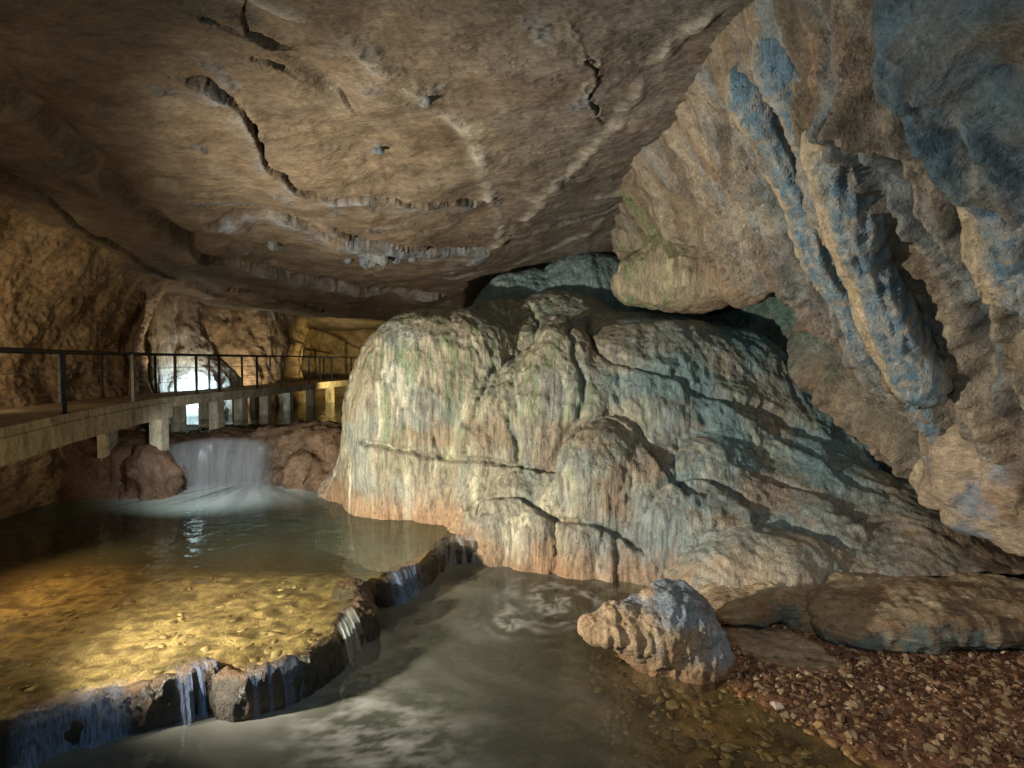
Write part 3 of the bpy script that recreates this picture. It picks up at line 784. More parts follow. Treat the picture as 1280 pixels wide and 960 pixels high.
# terraced growth rings on flatter, lower places at the right
ter = sstep(0.5, 2.5, a) * sstep(-0.4, -1.6, c)
hh = c + 0.25 * fbm(a, b, c, 3)
pos = pos + n * (ter * 0.012 * np.sin(hh * (34 + 4 * perlin(a * 0.6, b * 0.6, c * 0.6))) * np.clip(0.5 + 1.6 * perlin(a * 0.9, b * 0.9, c + 5), 0, 1.3))[:, None]
wx = a + 0.2 * perlin(a, b, c)
s1 = 0.6 * perlin(wx * 2.6, b * 2.6, c * 0.12) + 0.6 * perlin(wx * 6.5, b * 6.5, c * 0.15 + 3); s2 = 0.55 * perlin(wx * 3.6, b * 3.6, c * 0.16 + 7) + 0.6 * perlin(wx * 8, b * 8, c * 0.2 + 27); s3 = perlin(wx * 12, b * 12, c * 0.25 + 17)
lft = sstep(2.6, -1.0, a)
tint = mixc((0.31, 0.285, 0.215), (0.20, 0.25, 0.26), sstep(-1.0, 4.0, a + fbm(a * 0.7, b * 0.7, c * 0.7, 3) * 2.5))
tint = mixc(tint, (0.60, 0.57, 0.43), sstep(0.05, 0.45, s1) * (0.28 + 0.6 * lft))
tint = mixc(tint, (0.175, 0.24, 0.125), sstep(-0.05, 0.35, s2) * (0.45 + 0.35 * lft) * sstep(-2.8, -1.0, c + s1))
tint = mixc(tint, (0.13, 0.115, 0.095), sstep(0.10, 0.40, s3) * 0.7)
tint = mixc(tint, (0.12, 0.22, 0.26), sstep(0.0, 0.5, fbm(a * 0.9, b * 0.9, c * 0.9 + 40, 3)) * (0.3 + 0.45 * sstep(0.5, 4, a)))
tint = mixc(tint, (0.27, 0.185, 0.12), sstep(0.1, 0.5, fbm(a * 0.8, b * 0.8, c * 0.9 + 60, 4)) * (0.35 + 0.35 * sstep(-0.5, -2.5, c)))
tint = mixc(tint, (0.13, 0.22, 0.25), sstep(13.6, 14.6, b) * 0.75)  # teal shade of the mound's back painted into its colour
waterline = np.where(a < -0.9, ZU, ZL)
tint = mixc(tint, (0.34, 0.195, 0.10), sstep(0.7, 0.05, c - waterline + 0.4 * s1) * 0.65)
tint = mixc(tint, (0.24, 0.155, 0.085), sstep(4.5, 6.5, a) * sstep(-1.6, -2.6, c) * 0.6)
ap = at(955, 715, 8.3)
ap = np.exp(-((a - ap[0]) / 1.1) ** 2 - ((b - ap[1]) / 0.9) ** 2 - ((c - ap[2]) / 0.55) ** 2)
tint = mixc(tint, (0.44, 0.37, 0.275), ap * (0.75 + 0.5 * s1))
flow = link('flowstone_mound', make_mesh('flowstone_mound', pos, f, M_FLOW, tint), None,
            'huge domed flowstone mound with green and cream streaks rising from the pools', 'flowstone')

def rock(name, lumps, pad, voxel, tintf, mat, amp=0.06, sc=2.5, seed=0, flute=0.0, fine=0.015, parent=None, label=None, cat=None, group=None, cuts=(), strata=0.0):
    L = np.array([np.concatenate([np.asarray(c, float) - np.max(r), np.asarray(c, float) + np.max(r)]) for c, r, *_ in lumps])
    s = Solid(L[:, :3].min(0) - pad, L[:, 3:].max(0) + pad, voxel)
    for c, r, *o in lumps: s.lump(c, r, *o)
    for c, r, *o in cuts: s.lump(c, r, *o, cut=True)
    pos, f = s.skin()
    pos, n = dress(pos, f, amp, sc, seed, flute, 5.0, fine, 1.0)
    if strata: pos = pos + n * (strata * ridged(pos[:, 0] * 0.8, pos[:, 1] * 2.0, pos[:, 2] * 7 + seed, 3))[:, None]
    return link(name, make_mesh(name, pos, f, mat, tintf(pos, n)), parent, label, cat, group)

# ---- overhanging ledges in front of the mound
def ledge_tint(p, n):
    a, b, c = p.T
    t = mixc((0.28, 0.21, 0.135), (0.15, 0.195, 0.19), sstep(-0.05, 0.4, fbm(a * 1.4, b * 1.4, c * 2, 3) - 0.6 * (n[:, 2] - 0.3)))
    t = mixc(t, (0.26, 0.15, 0.08), sstep(0.0, 0.5, fbm(a * 2, b * 2, c * 2 + 5, 4)) * 0.6)
    return mixc(t, (0.55, 0.46, 0.33), sstep(0.15, 0.5, fbm(a * 1.2, b * 3.5, c * 3 + 15, 4)) * 0.55 * (n[:, 2] > 0))
rock('rock_ledge', [(at(950, 750, 8.05), (0.78, 0.5, 0.17), 2.6, 0.12, 0.1, 0.14), (at(915, 738, 8.4), (0.6, 0.5, 0.20), 2.4, 0.2, 0, 0.2), (at(1005, 764, 8.0), (0.45, 0.5, 0.17), 2.4, 0.15)],
     0.3, 0.026, ledge_tint, M_WET, 0.06, 2.2, 4, 0.015, 0.014, None, 'small smooth ledge with a brown undercut, above the pale wet sand', 'rock', strata=0.02)
rock('rock_ledge', [(at(1110, 772, 7.5), (0.88, 0.55, 0.25), 3.2, 0.12, 0.0, 0.03), (at(1195, 768, 7.4), (0.75, 0.55, 0.23), 2.8, 0.2, 0, -0.08), (at(1055, 768, 7.65), (0.42, 0.45, 0.25), 2.4, 0.2), (at(1160, 742, 8.0), (1.3, 0.8, 0.20), 2.6, 0.3), (at(1060, 735, 8.3), (0.7, 0.6, 0.22), 2.4, 0.3), (at(1260, 750, 7.6), (0.6, 0.7, 0.18), 2.4, 0.3)],
     0.3, 0.026, ledge_tint, M_WET, 0.07, 1.9, 14, 0.015, 0.014, None, 'long thick ledge of grey green rock overhanging the dark gravel', 'rock', strata=0.03)

# ---- boulder in the lower pool
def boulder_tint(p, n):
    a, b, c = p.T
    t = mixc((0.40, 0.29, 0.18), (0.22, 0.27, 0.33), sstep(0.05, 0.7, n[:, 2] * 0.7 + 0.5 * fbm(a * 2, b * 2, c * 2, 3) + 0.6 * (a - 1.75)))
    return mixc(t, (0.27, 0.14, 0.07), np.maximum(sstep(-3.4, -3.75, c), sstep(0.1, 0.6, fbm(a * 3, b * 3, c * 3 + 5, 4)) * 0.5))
bc = at(828, 795, 6.9)
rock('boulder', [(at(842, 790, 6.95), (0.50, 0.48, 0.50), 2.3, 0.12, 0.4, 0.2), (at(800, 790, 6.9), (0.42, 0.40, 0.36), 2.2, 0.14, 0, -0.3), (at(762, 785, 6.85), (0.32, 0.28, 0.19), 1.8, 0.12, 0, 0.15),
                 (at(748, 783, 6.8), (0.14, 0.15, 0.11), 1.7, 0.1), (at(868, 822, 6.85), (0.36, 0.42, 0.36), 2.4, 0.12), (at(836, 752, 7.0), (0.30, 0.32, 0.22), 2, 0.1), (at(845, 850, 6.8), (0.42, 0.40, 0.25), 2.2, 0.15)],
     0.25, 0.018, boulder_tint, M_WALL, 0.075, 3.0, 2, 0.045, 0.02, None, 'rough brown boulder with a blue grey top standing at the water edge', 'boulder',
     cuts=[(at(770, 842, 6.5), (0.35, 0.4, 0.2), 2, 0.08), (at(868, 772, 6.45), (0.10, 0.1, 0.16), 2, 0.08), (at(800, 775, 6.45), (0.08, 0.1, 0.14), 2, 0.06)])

# ================================================================== POOL BED, BANK
print('terrain')
DAM = densify([at_z(px, py, ZU)[:2] for px, py in [(-260, 960), (-120, 925), (0, 892), (80, 868), (160, 850), (205, 842), (262, 824), (300, 834), (345, 824), (388, 804), (418, 780), (432, 752), (455, 728), (490, 712), (530, 692), (556, 672), (600, 668), (660, 660)]], 6)
SHORE = densify([at_z(px, py, ZL)[:2] for px, py in [(860, 700), (872, 745), (890, 790), (905, 835), (935, 868), (1000, 903), (1060, 935), (1120, 965), (1300, 1060), (1500, 1160)]], 6)
xs = np.concatenate([np.linspace(-14, -7.5, 60), np.linspace(-7.4, 7.5, 300), np.linspace(7.6, 12, 30)])
ys = np.concatenate([np.linspace(-4, 4.6, 30), 1 / np.linspace(1 / 4.7, 1 / 17.5, 220)])
X, Y = np.meshgrid(xs, ys, indexing='ij'); x, y = X.ravel(), Y.ravel()
def bed_z(x, y, fine=True):
    dd, sd, _, _ = polydist(DAM, x, y); up = dd * sd          # + on the upper pool's side
    ds, ss_, _, _ = polydist(SHORE, x, y); land = ds * ss_    # + on the bank
    zu = ZU - 0.13 - 0.14 * sstep(0, 3.0, up) - 1.3 * sstep(8.8, 13.2, y + 0.15 * (x + 5))
    zl = ZL - 0.10 - 0.9 * sstep(0.4, 3.2, -land) + 0.10 * sstep(0.3, 0, -land)
    zb = ZL + 0.015 + 0.004 * np.maximum(land, 0) + 0.10 * sstep(0, 2.5, land) * sstep(7.2, 5.5, y)
    zl = np.where(land > 0, zb, np.minimum(zl, ZL - 0.03 * np.minimum(-land * 3, 1)))
    zz = np.where(up > 0, zu, zl)
    n = fbm(x * 0.9, y * 0.9, 0 * x + 3, 3) * 0.05
    if fine: n = n + 0.022 * fbm(x * 5, y * 5, 0 * x + 13, 3) + 0.02 * ridged(x * 3.4, y * 3.4, 0 * x + 1, 2) * (up > 0)
    return zz + n, up, land
z, up, land = bed_z(x, y)
tu = mixc((0.36, 0.235, 0.10), (0.13, 0.08, 0.035), sstep(-0.25, 0.45, fbm(x * 2.6, y * 4.2, 0 * x + 5, 5, 0.62)))
tu = mixc(tu, (0.10, 0.15, 0.11), sstep(8.5, 12.0, y + 0.15 * (x + 5)))
tl = mixc((0.24, 0.125, 0.045), (0.10, 0.055, 0.03), sstep(-0.1, 0.5, fbm(x * 1.6, y * 1.6, 0 * x + 9, 4)))
tb = mixc((0.20, 0.095, 0.055), (0.12, 0.06, 0.04), sstep(-0.2, 0.4, fbm(x * 2, y * 2, 0 * x + 9, 4)))
sand_c = at_z(975, 800, ZL + 0.1)
sand = np.exp(-(((x - sand_c[0]) * 0.8 + (y - sand_c[1]) * 0.55) / 0.5) ** 2 - (((x - sand_c[0]) * -0.55 + (y - sand_c[1]) * 0.8) / 0.75) ** 2)
sandm = sstep(0.3, 0.55, sand + 0.15 * fbm(x * 3, y * 3, 0 * x, 3))
tb = mixc(tb, (0.33, 0.26, 0.19), sandm)
z = z - 0.0 * sandm
tint = np.where((up > 0)[:, None], tu, np.where((land > 0)[:, None], tb, tl))
me = make_mesh('cave_floor', np.stack([x, y, z], 1), grid_faces(len(xs), len(ys), True)[:, ::-1], M_BED, tint)
floor = link('cave_floor', me, kind='structure')

# ---- stones: angular lumps, hulls of a few random points
def stone_shape(n, rs, flat=0.6):
    import bmesh
    bm = bmesh.new()
    for _ in range(n):
        q = rs.normal(size=3); q /= np.linalg.norm(q)
        q = q * (0.75 + 0.35 * rs.random()) * np.array([1, 0.6 + 0.3 * rs.random(), flat])
        bm.verts.new(q)
    r = bmesh.ops.convex_hull(bm, input=bm.verts)
    bmesh.ops.delete(bm, geom=list({g for g in r['geom_interior'] if isinstance(g, bmesh.types.BMVert)}), context='VERTS')
    bmesh.ops.triangulate(bm, faces=bm.faces)
    bm.verts.ensure_lookup_table(); bm.verts.index_update()
    v = np.array([w.co[:] for w in bm.verts]); f = np.array([[w.index for w in g.verts] for g in bm.faces])
    bm.free()
    return v, f
def rotm(a, b):
    ca, sa, cb, sb = math.cos(a), math.sin(a), math.cos(b), math.sin(b)
    return np.array([[ca, -sa, 0], [sa, ca, 0], [0, 0, 1]]) @ np.array([[1, 0, 0], [0, cb, -sb], [0, sb, cb]])
SHAPES = [stone_shape(12, rng, 0.55 + 0.3 * rng.random()) for _ in range(12)]
FLATS = [stone_shape(18, rng, 0.32) for _ in range(8)]
STONE_COLS = np.array([(0.20, 0.115, 0.062), (0.13, 0.06, 0.034), (0.27, 0.18, 0.105), (0.08, 0.038, 0.025), (0.16, 0.085, 0.05), (0.34, 0.245, 0.155), (0.10, 0.05, 0.03)])
def col_attr(me, c):
    a = me.color_attributes.new('tint', 'FLOAT_COLOR', 'POINT')
    a.data.foreach_set('color', np.tile(np.append(c, 1), len(me.vertices)).astype(np.float32))
def scatter(spots, shapes, cols, parent, stuff_name, single=300, smooth=False):
    """the largest as stones of their own, the rest as one heap"""
    order = sorted(spots, key=lambda s: -s[3] / math.hypot(s[0], s[1]))
    lib = [[None] * len(cols) for _ in shapes]
    V, Fc, Cc, off = [], [], [], 0
    for i, (a, b, c, r) in enumerate(order):
        k = int(rng.integers(len(shapes))); j = int(rng.integers(len(cols)))
        ang, tl = rng.random() * 6.28, rng.normal() * 0.25
        if i < single:
            if lib[k][j] is None:
                me = make_mesh('stone', shapes[k][0], shapes[k][1], M_STONE, None, smooth); col_attr(me, cols[j]); lib[k][j] = me
            o = bpy.data.objects.new('stone', lib[k][j]); COL.objects.link(o); o.parent = parent
            o.location = (a, b, c); o.rotation_euler = (tl, 0, ang); o.scale = (r, r, r)
        else:
            q = shapes[k][0] * r @ rotm(ang, tl).T + np.array([a, b, c])
            V.append(q); Fc.append(shapes[k][1] + off); Cc.append(np.tile(cols[j] * (0.8 + 0.4 * rng.random()), (len(q), 1))); off += len(q)
    if V:
        me = make_mesh(stuff_name, np.concatenate(V), np.concatenate(Fc), M_STONE, np.concatenate(Cc), smooth)
        link(stuff_name, me, parent, kind='stuff')
# gravel bank
g = rng.random((30000, 2)) * np.array([7.0, 4.6]) + np.array([1.9, 4.4])
gz, gu, gl = bed_z(g[:, 0], g[:, 1], False)
pxx = 640 + F * g[:, 0] / g[:, 1]
sd_ = np.exp(-(((g[:, 0] - sand_c[0]) * 0.8 + (g[:, 1] - sand_c[1]) * 0.55) / 0.5) ** 2 - (((g[:, 0] - sand_c[0]) * -0.55 + (g[:, 1] - sand_c[1]) * 0.8) / 0.75) ** 2)
ok = (gl > -0.05) & (sd_ < 0.42) & (pxx < 1400) & (pxx > 840) & (rng.random(len(g)) < np.where(gl < 0.15, 0.5, 1))
spots = []
for (a, b), c, k in zip(g, gz, ok):
    if k:
        r = 0.012 + 0.065 * rng.random() ** 5
        spots.append((a, b, c + r * 0.15, r))
scatter(spots, SHAPES, STONE_COLS, floor, 'gravel', 300)
# flat stones on the upper pool's bed and a few in the shallows
g = rng.random((4200, 2)) * np.array([8.0, 6.6]) + np.array([-8.2, 4.9])
gz, gu, gl = bed_z(g[:, 0], g[:, 1], False)
spots = [(a, b, c + 0.004, 0.02 + 0.085 * rng.random() ** 4) for (a, b), c, k in zip(g, gz, gu) if k > 0.12 and rng.random() < 0.55 + 0.9 * fbm(a * 0.9, b * 0.9, 3.3, 2) - 0.25 * max(0, b - 8)]
scatter(spots, FLATS, np.array([(0.36, 0.235, 0.10), (0.26, 0.165, 0.07), (0.17, 0.105, 0.045), (0.40, 0.28, 0.13)]), floor, 'bed_stones', 120, True)
g = rng.random((900, 2)) * np.array([3.4, 3.2]) + np.array([-0.2, 4.6])
gz, gu, gl = bed_z(g[:, 0], g[:, 1], False)
spots = [(a, b, c + 0.01, 0.03 + 0.07 * rng.random() ** 2) for (a, b), c, k in zip(g, gz, gl) if -1.6 < k < -0.02]
scatter(spots, FLATS, np.array([(0.26, 0.14, 0.055), (0.16, 0.085, 0.04), (0.33, 0.20, 0.09)]), floor, 'shallow_stones', 60, True)
def single_stone(px, py, r, c, label, name='stone_block'):
    p = at_z(px, py, ZL + 0.05)
    v, f = stone_shape(14, rng, 0.8)
    me = make_mesh(name, v * r, f, M_STONE, np.tile(c, (len(v), 1)), False)
    o = link(name, me, None, label, 'stone'); zz, _, _ = bed_z(np.array([p[0]]), np.array([p[1]]), False)
    o.location = (p[0], p[1], zz[0] + r * 0.45)
single_stone(971, 882, 0.075, (0.50, 0.40, 0.33), 'pale square stone on the waterline edge of the gravel')
single_stone(1022, 905, 0.055, (0.52, 0.33, 0.14), 'small orange stone at the edge of the gravel')

# ================================================================== RIMSTONE DAM between the pools
print('dam')
def dam_tint(p, n):
    a, b, c = p.T
    t = mixc((0.055, 0.045, 0.033), (0.11, 0.065, 0.032), sstep(0.2, 0.9, n[:, 2] + 0.4 * fbm(a * 3, b * 3, c * 3, 3)))
    return mixc(t, (0.17, 0.095, 0.045), sstep(0.15, 0.5, fbm(a * 2, b * 2, c * 2 + 8, 4)) * 0.6)
dam = empty('rimstone_dam', 'low dark rimstone dam curving between the upper and lower pools', 'dam', None, (DAM[30][0], DAM[30][1], ZL))
def dam_piece(name, i0, i1, w, top, seed, label=None):
    P = DAM[i0:i1 + 1]
    l = [(np.array([q[0], q[1], (ZL - 0.3 + ZU + top) / 2]), (w * (0.9 + 0.3 * rng.random()), w * (0.9 + 0.3 * rng.random()), (ZU + top - ZL + 0.3) / 2 * (0.97 + 0.06 * rng.random())), 3.0, 0.12) for q in P[::1]]
    o = rock(name, l, 0.2, 0.028, dam_tint, M_DAM, 0.045, 2.6, seed, 0.02, 0.016)
    o.parent = dam; o.matrix_parent_inverse = dam.matrix_world.inverted() if False else o.matrix_parent_inverse
    me = o.data
    co = np.empty(len(me.vertices) * 3, np.float32); me.vertices.foreach_get('co', co)
    me.vertices.foreach_set('co', (co.reshape(-1, 3) - np.array(dam.location, np.float32)).ravel()); me.update()
    if label: o['label'] = label
    return o
dam_piece('dam_segment', 0, 28, 0.10, -0.09, 1)
dam_piece('dam_segment', 29, 38, 0.11, -0.07, 2)
dam_piece('dam_segment', 39, 58, 0.11, -0.09, 3)
dam_piece('dam_segment', 76, 102, 0.10, -0.09, 4)
def dam_rock(px, py, zc, r, seed, **k):
    p = at_z(px, py, zc)
    o = rock('dam_rock', [(p, r, 2.4, 0.1, 0.5, 0.2), (p + np.array([r[0] * 0.4, -0.1, -0.1]), np.array(r) * 0.8, 2.2, 0.1)], 0.2, 0.022, dam_tint, M_DAM, 0.06, 3.0, seed, 0.03, 0.015)
    o.parent = dam
    me = o.data
    co = np.empty(len(me.vertices) * 3, np.float32); me.vertices.foreach_get('co', co)
    me.vertices.foreach_set('co', (co.reshape(-1, 3) - np.array(dam.location, np.float32)).ravel()); me.update()
dam_rock(440, 745, -3.40, (0.22, 0.30, 0.22), 5)
dam_rock(450, 775, -3.5, (0.22, 0.25, 0.28), 6)
dam_rock(240, 845, -3.44, (0.22, 0.16, 0.20), 7)
dam_rock(572, 680, -3.42, (0.34, 0.22, 0.22), 8)
dam_rock(604, 694, -3.6, (0.20, 0.2, 0.14), 9)

# ================================================================== CASCADE ROCK below the walkway
so = Solid((-13.5, 12.0, -4.8), (-2.6, 20.0, -0.9), 0.065)
for (a, b, zt, r) in [(-9.5, 13.9, -2.05, 0.55), (-8.75, 13.75, -2.45, 0.36), (-9.0, 14.1, -2.15, 0.4), (-8.55, 13.65, -2.02, 0.42), (-10.2, 13.6, -2.3, 0.6), (-12.2, 13.9, -1.7, 1.2), (-11.0, 14.3, -1.75, 1.2), (-10.0, 14.9, -1.85, 1.1), (-9.0, 15.6, -1.95, 1.0), (-8.0, 16.0, -1.92, 0.95), (-7.1, 16.1, -1.92, 0.9), (-6.3, 16.1, -1.8, 0.9), (-5.5, 15.9, -1.68, 0.9), (-4.8, 15.6, -1.75, 0.9), (-4.0, 15.3, -1.9, 1.0)]:
    so.lump((a, b, zt - 1.4), (r, r * 0.95, 1.4), 2.6, 0.25)
for (a, b, zt, r) in [(-9.9, 13.9, -2.7, 0.6), (-9.3, 14.6, -2.75, 0.5), (-5.9, 15.2, -2.5, 0.5), (-5.3, 14.9, -2.3, 0.55), (-4.6, 14.6, -2.6, 0.5), (-11.3, 13.2, -2.5, 0.7)]:
    so.lump((a, b, zt - 0.8), (r, r, 0.8), 2.3, 0.2)
so.lump((-8.2, 18.5, -2.6), (4.5, 3.0, 0.5), 4, 0.2)
pos, f = so.skin(); pos, n = dress(pos, f, 0.16, 1.7, 4, 0.12, 2.4, 0.035, 0.5)
a, b, c = pos.T
t = mixc((0.125, 0.068, 0.038), (0.21, 0.13, 0.072), sstep(-9.0, -6.0, a)); t = mixc(t, (0.07, 0.036, 0.022), sstep(0, 0.5, fbm(a * 1.3, b * 1.3, c * 1.3, 4)) * 0.7)
t = mixc(t, (0.45, 0.33, 0.22), sstep(1.35, 1.6, ridged(a * 1.2, b * 1.2, c * 0.8 + 3, 2)) * 0.5)
link('cascade_rock', make_mesh('cascade_rock', pos, f, M_DAM, t), None, 'red brown rock step under the walkway that the main fall pours over', 'rock')
# stream bed behind it
xs = np.linspace(-13, 4, 60); ys = np.linspace(16.5, 31, 60)
X, Y = np.meshgrid(xs, ys, indexing='ij'); x, y = X.ravel(), Y.ravel()
z = -2.05 + 0.12 * fbm(x, y, 0 * x, 3) + 0.5 * sstep(-7.5, -6, x) * sstep(20, 24, y) * 0.6
link('stream_bed', make_mesh('stream_bed', np.stack([x, y, z], 1), grid_faces(60, 60), M_BED, mixc((0.25, 0.15, 0.08), (0.15, 0.09, 0.05), fbm(x, y, 0 * x + 4, 3) + 0.5)), kind='structure')

# ================================================================== WATER
print('water')
def water_sheet(name, x0, x1, y0, y1, step, z, keepf, attrf, mat=M_WATER):
    xs = np.arange(x0, x1, step); ys = np.arange(y0, y1, step)
    X, Y = np.meshgrid(xs, ys, indexing='ij'); x, y = X.ravel(), Y.ravel()
    f = grid_faces(len(xs), len(ys))
    k = keepf(x, y)
    f = f[k[f].all(1)]
    used = np.unique(f); remap = np.full(len(x), -1); remap[used] = np.arange(len(used))
    x, y = x[used], y[used]; f = remap[f]
    t, m = attrf(x, y)
    me = make_mesh(name, np.stack([x, y, np.full_like(x, z)], 1), f, mat, t, True, {'murk': m})
    return link(name, me, kind='structure')
FALL = at_z(290, 612, ZU)
def upper_attr(x, y):
    dx, dy = x - FALL[0] - 0.1, y - FALL[1] - 1.3
    r = np.hypot(dx, dy * 1.15); th = np.arctan2(dx, -dy)
    streak = fbm(th * 6, r * 0.25, 0 * x, 3)
    foam = sstep(5.6, 1.2, r * (1 + 0.18 * streak)) ** 1.5 * np.clip(0.75 + 0.7 * streak, 0.1, 1.3)
    deep = sstep(7.6, 11.2, y + 0.12 * (x + 5) + 0.7 * fbm(x * 0.6, y * 0.6, 0 * x + 2, 3))
    murk = 0.16 + 0.54 * deep
    t = mixc((0.17, 0.12, 0.05), (0.07, 0.115, 0.095), deep)
    right = sstep(-3.5, -1.2, x) * sstep(8.5, 10, y)
    t = mixc(t, (0.16, 0.15, 0.08), right * 0.8); murk = np.maximum(murk, 0.55 * right)
    t = mixc(t, (0.62, 0.66, 0.62), np.clip(foam * 1.1, 0, 1)); murk = np.clip(murk + foam * 0.9, 0, 0.95)
    return t, murk
def dam_side(x, y):
    dd, sd, _, _ = polydist(DAM, x, y); return dd * sd
water_sheet('upper_pool_water', -12.5, 1.5, 4.0, 16.2, 0.05, ZU, lambda x, y: dam_side(x, y) > -0.02, upper_attr)
SW = at_z(695, 752, ZL); SW2 = at_z(640, 778, ZL); FO = at_z(470, 915, ZL)
def lower_attr(x, y):
    ds, ss_, _, _ = polydist(SHORE, x, y); land = -ds * ss_
    wob = 0.35 * fbm(x * 0.8, y * 0.8, 0 * x + 3, 3)
    murk = 0.18 + 0.56 * sstep(0.8, 2.8, land + wob)
    t = mixc((0.075, 0.052, 0.024), (0.095, 0.10, 0.078), sstep(1.0, 3.0, land + wob))
    soft = sstep(-0.1, 0.6, fbm(x * 0.5 - y * 0.35, (y * 1.1 + x * 0.8) * 1.3, 0 * x + 8, 4, 0.45))
    t = mixc(t, (0.24, 0.245, 0.21), soft * 0.4)
    def swirl(c, rad, n, k):
        dx, dy = x - c[0], (y - c[1]) * 0.8
        r = np.hypot(dx, dy); th = np.arctan2(dy, dx)
        w = np.sin(th * 1 + r * k + 2.2 * fbm(x * 1.5, y * 1.5, 0 * x + n, 3))
        return np.exp(-(r / rad) ** 4) * np.clip(0.45 + 0.55 * w, 0, 1) * np.clip(0.5 + 1.2 * perlin(th * 3, r * 9, 0 * x + n), 0.1, 1)
    sw = swirl(SW, 0.85, 1, 13) * 0.8 + swirl(SW + np.array([1.0, 0.25, 0]), 0.7, 4, 11) * 0.45 + swirl(SW2, 0.33, 6, 22) * 0.9
    edge = 0
    fo = np.exp(-(((x - FO[0]) + 0.4 * (y - FO[1])) / 0.75) ** 2 - ((y - FO[1]) / 0.7) ** 2) * np.clip(0.30 + 0.75 * fbm(x * 2.4 + 1.2 * y, y * 4.6 - x * 0.8, 0 * x + 5, 5, 0.68), 0, 1)
    mist = np.exp(-np.maximum(-dam_side(x, y) - 0.18, 0) / 0.35) * 0.35
    foam = np.clip(sw * 1.2 + fo * 1.15 + mist * 1.2, 0, 1)
    t = mixc(t, (0.58, 0.58, 0.56), foam * 0.72)
    return t, np.clip(murk + foam * 0.7, 0, 0.92)
water_sheet('lower_pool_water', -6.5, 4.2, 3.6, 11.6, 0.035, ZL, lambda x, y: dam_side(x, y) < 0.02, lower_attr)
water_sheet('stream_water', -12.5, 0, 16.1, 30, 0.2, ZS, lambda x, y: x < 99, lambda x, y: (np.tile((0.10, 0.085, 0.05), (len(x), 1)), np.full(len(x), 0.35)))

# ---- falls
def veil(name, top, out, drop_to, dens, mat, label, group=None, arc=0.18, nz=30, seed=0, nsub=8):
    """a curved sheet of water: starts on the polyline top, shoots out and falls to a level"""
    T = densify(top, nsub); k = len(T)
    out = np.asarray(out, float)
    s = np.linspace(0, 1, nz)
    V, D = [], []
    tt = np.linspace(0, 1, k)
    for i in range(k):
        h = T[i][2] - drop_to
        o = out * (0.8 + 0.5 * perlin(np.array(i * 0.35), np.array(seed * 3.1), np.array(0.5)))
        for q in s:
            V.append([T[i][0] + o[0] * math.sqrt(q), T[i][1] + o[1] * math.sqrt(q), T[i][2] - h * q ** 1.4])
            e = min(1, 6 * tt[i]) * min(1, 6 * (1 - tt[i]))
            D.append(dens * e * min(1, 5 * q + 0.1) * (0.5 + 0.5 * q))
    me = make_mesh(name, np.array(V), grid_faces(k, nz), mat, None, True, {'thick': np.array(D)})
    return link(name, me, None, label, 'waterfall', group)
GW = 'sheets of falling water'
for j, (dy, dn, lab) in enumerate([(0, 0.62, 'wide misty white waterfall pouring over the red brown step'), (-0.22, 0.42, 'thin front veil of spray before the wide waterfall')]):
    veil('waterfall', [at(200 - j * 4, 560, 14.7 + dy), at(240, 549, 14.85 + dy), at(290, 546, 14.95 + dy), at(348 - j * 8, 550, 14.9 + dy)], (0.05, -0.35), ZU, dn, M_VEIL, lab, GW, seed=j)
def dpt(i, dz=0.03): return np.array([DAM[i][0], DAM[i][1], ZU + dz])
def outn(i):
    t = DAM[min(i + 1, len(DAM) - 1)] - DAM[i - 1]; t /= np.linalg.norm(t)
    return np.array([t[1], -t[0]])
def dam_fall(i0, i1, dn, mat, label, w=0.30, seed=0):
    m = (i0 + i1) // 2
    veil('small_waterfall', [dpt(i) for i in range(i0, i1 + 1, max(1, (i1 - i0) // 4))], outn(m) * w, ZL, dn, mat, label, 'trickles over the dam', 0.1, 22, seed, 5)
dam_fall(13, 27, 1.0, M_BLUE, 'broad blue curtain of water along the foot of the near dam', 0.30, 2)
dam_fall(2, 12, 0.9, M_BLUE, 'blue curtain of water at the lower left corner, nearest of the trickles', 0.28, 8)
dam_fall(42, 52, 0.45, M_BLUE, 'faint film of water running down the middle stretch of the dam', 0.22, 9)
dam_fall(86, 97, 0.7, M_VEIL, 'thin white lip of water along the far stretch of the dam', 0.24, 10)
dam_fall(31, 37, 0.9, M_BLUE, 'short blue trickle beside the rounded rock on the dam', 0.30, 3)
dam_fall(58, 65, 0.9, M_VEIL, 'pale fan of water below the block in the dam', 0.30, 4)
dam_fall(76, 82, 0.95, M_BLUE, 'blue trickle just right of the block in the dam', 0.28, 5)

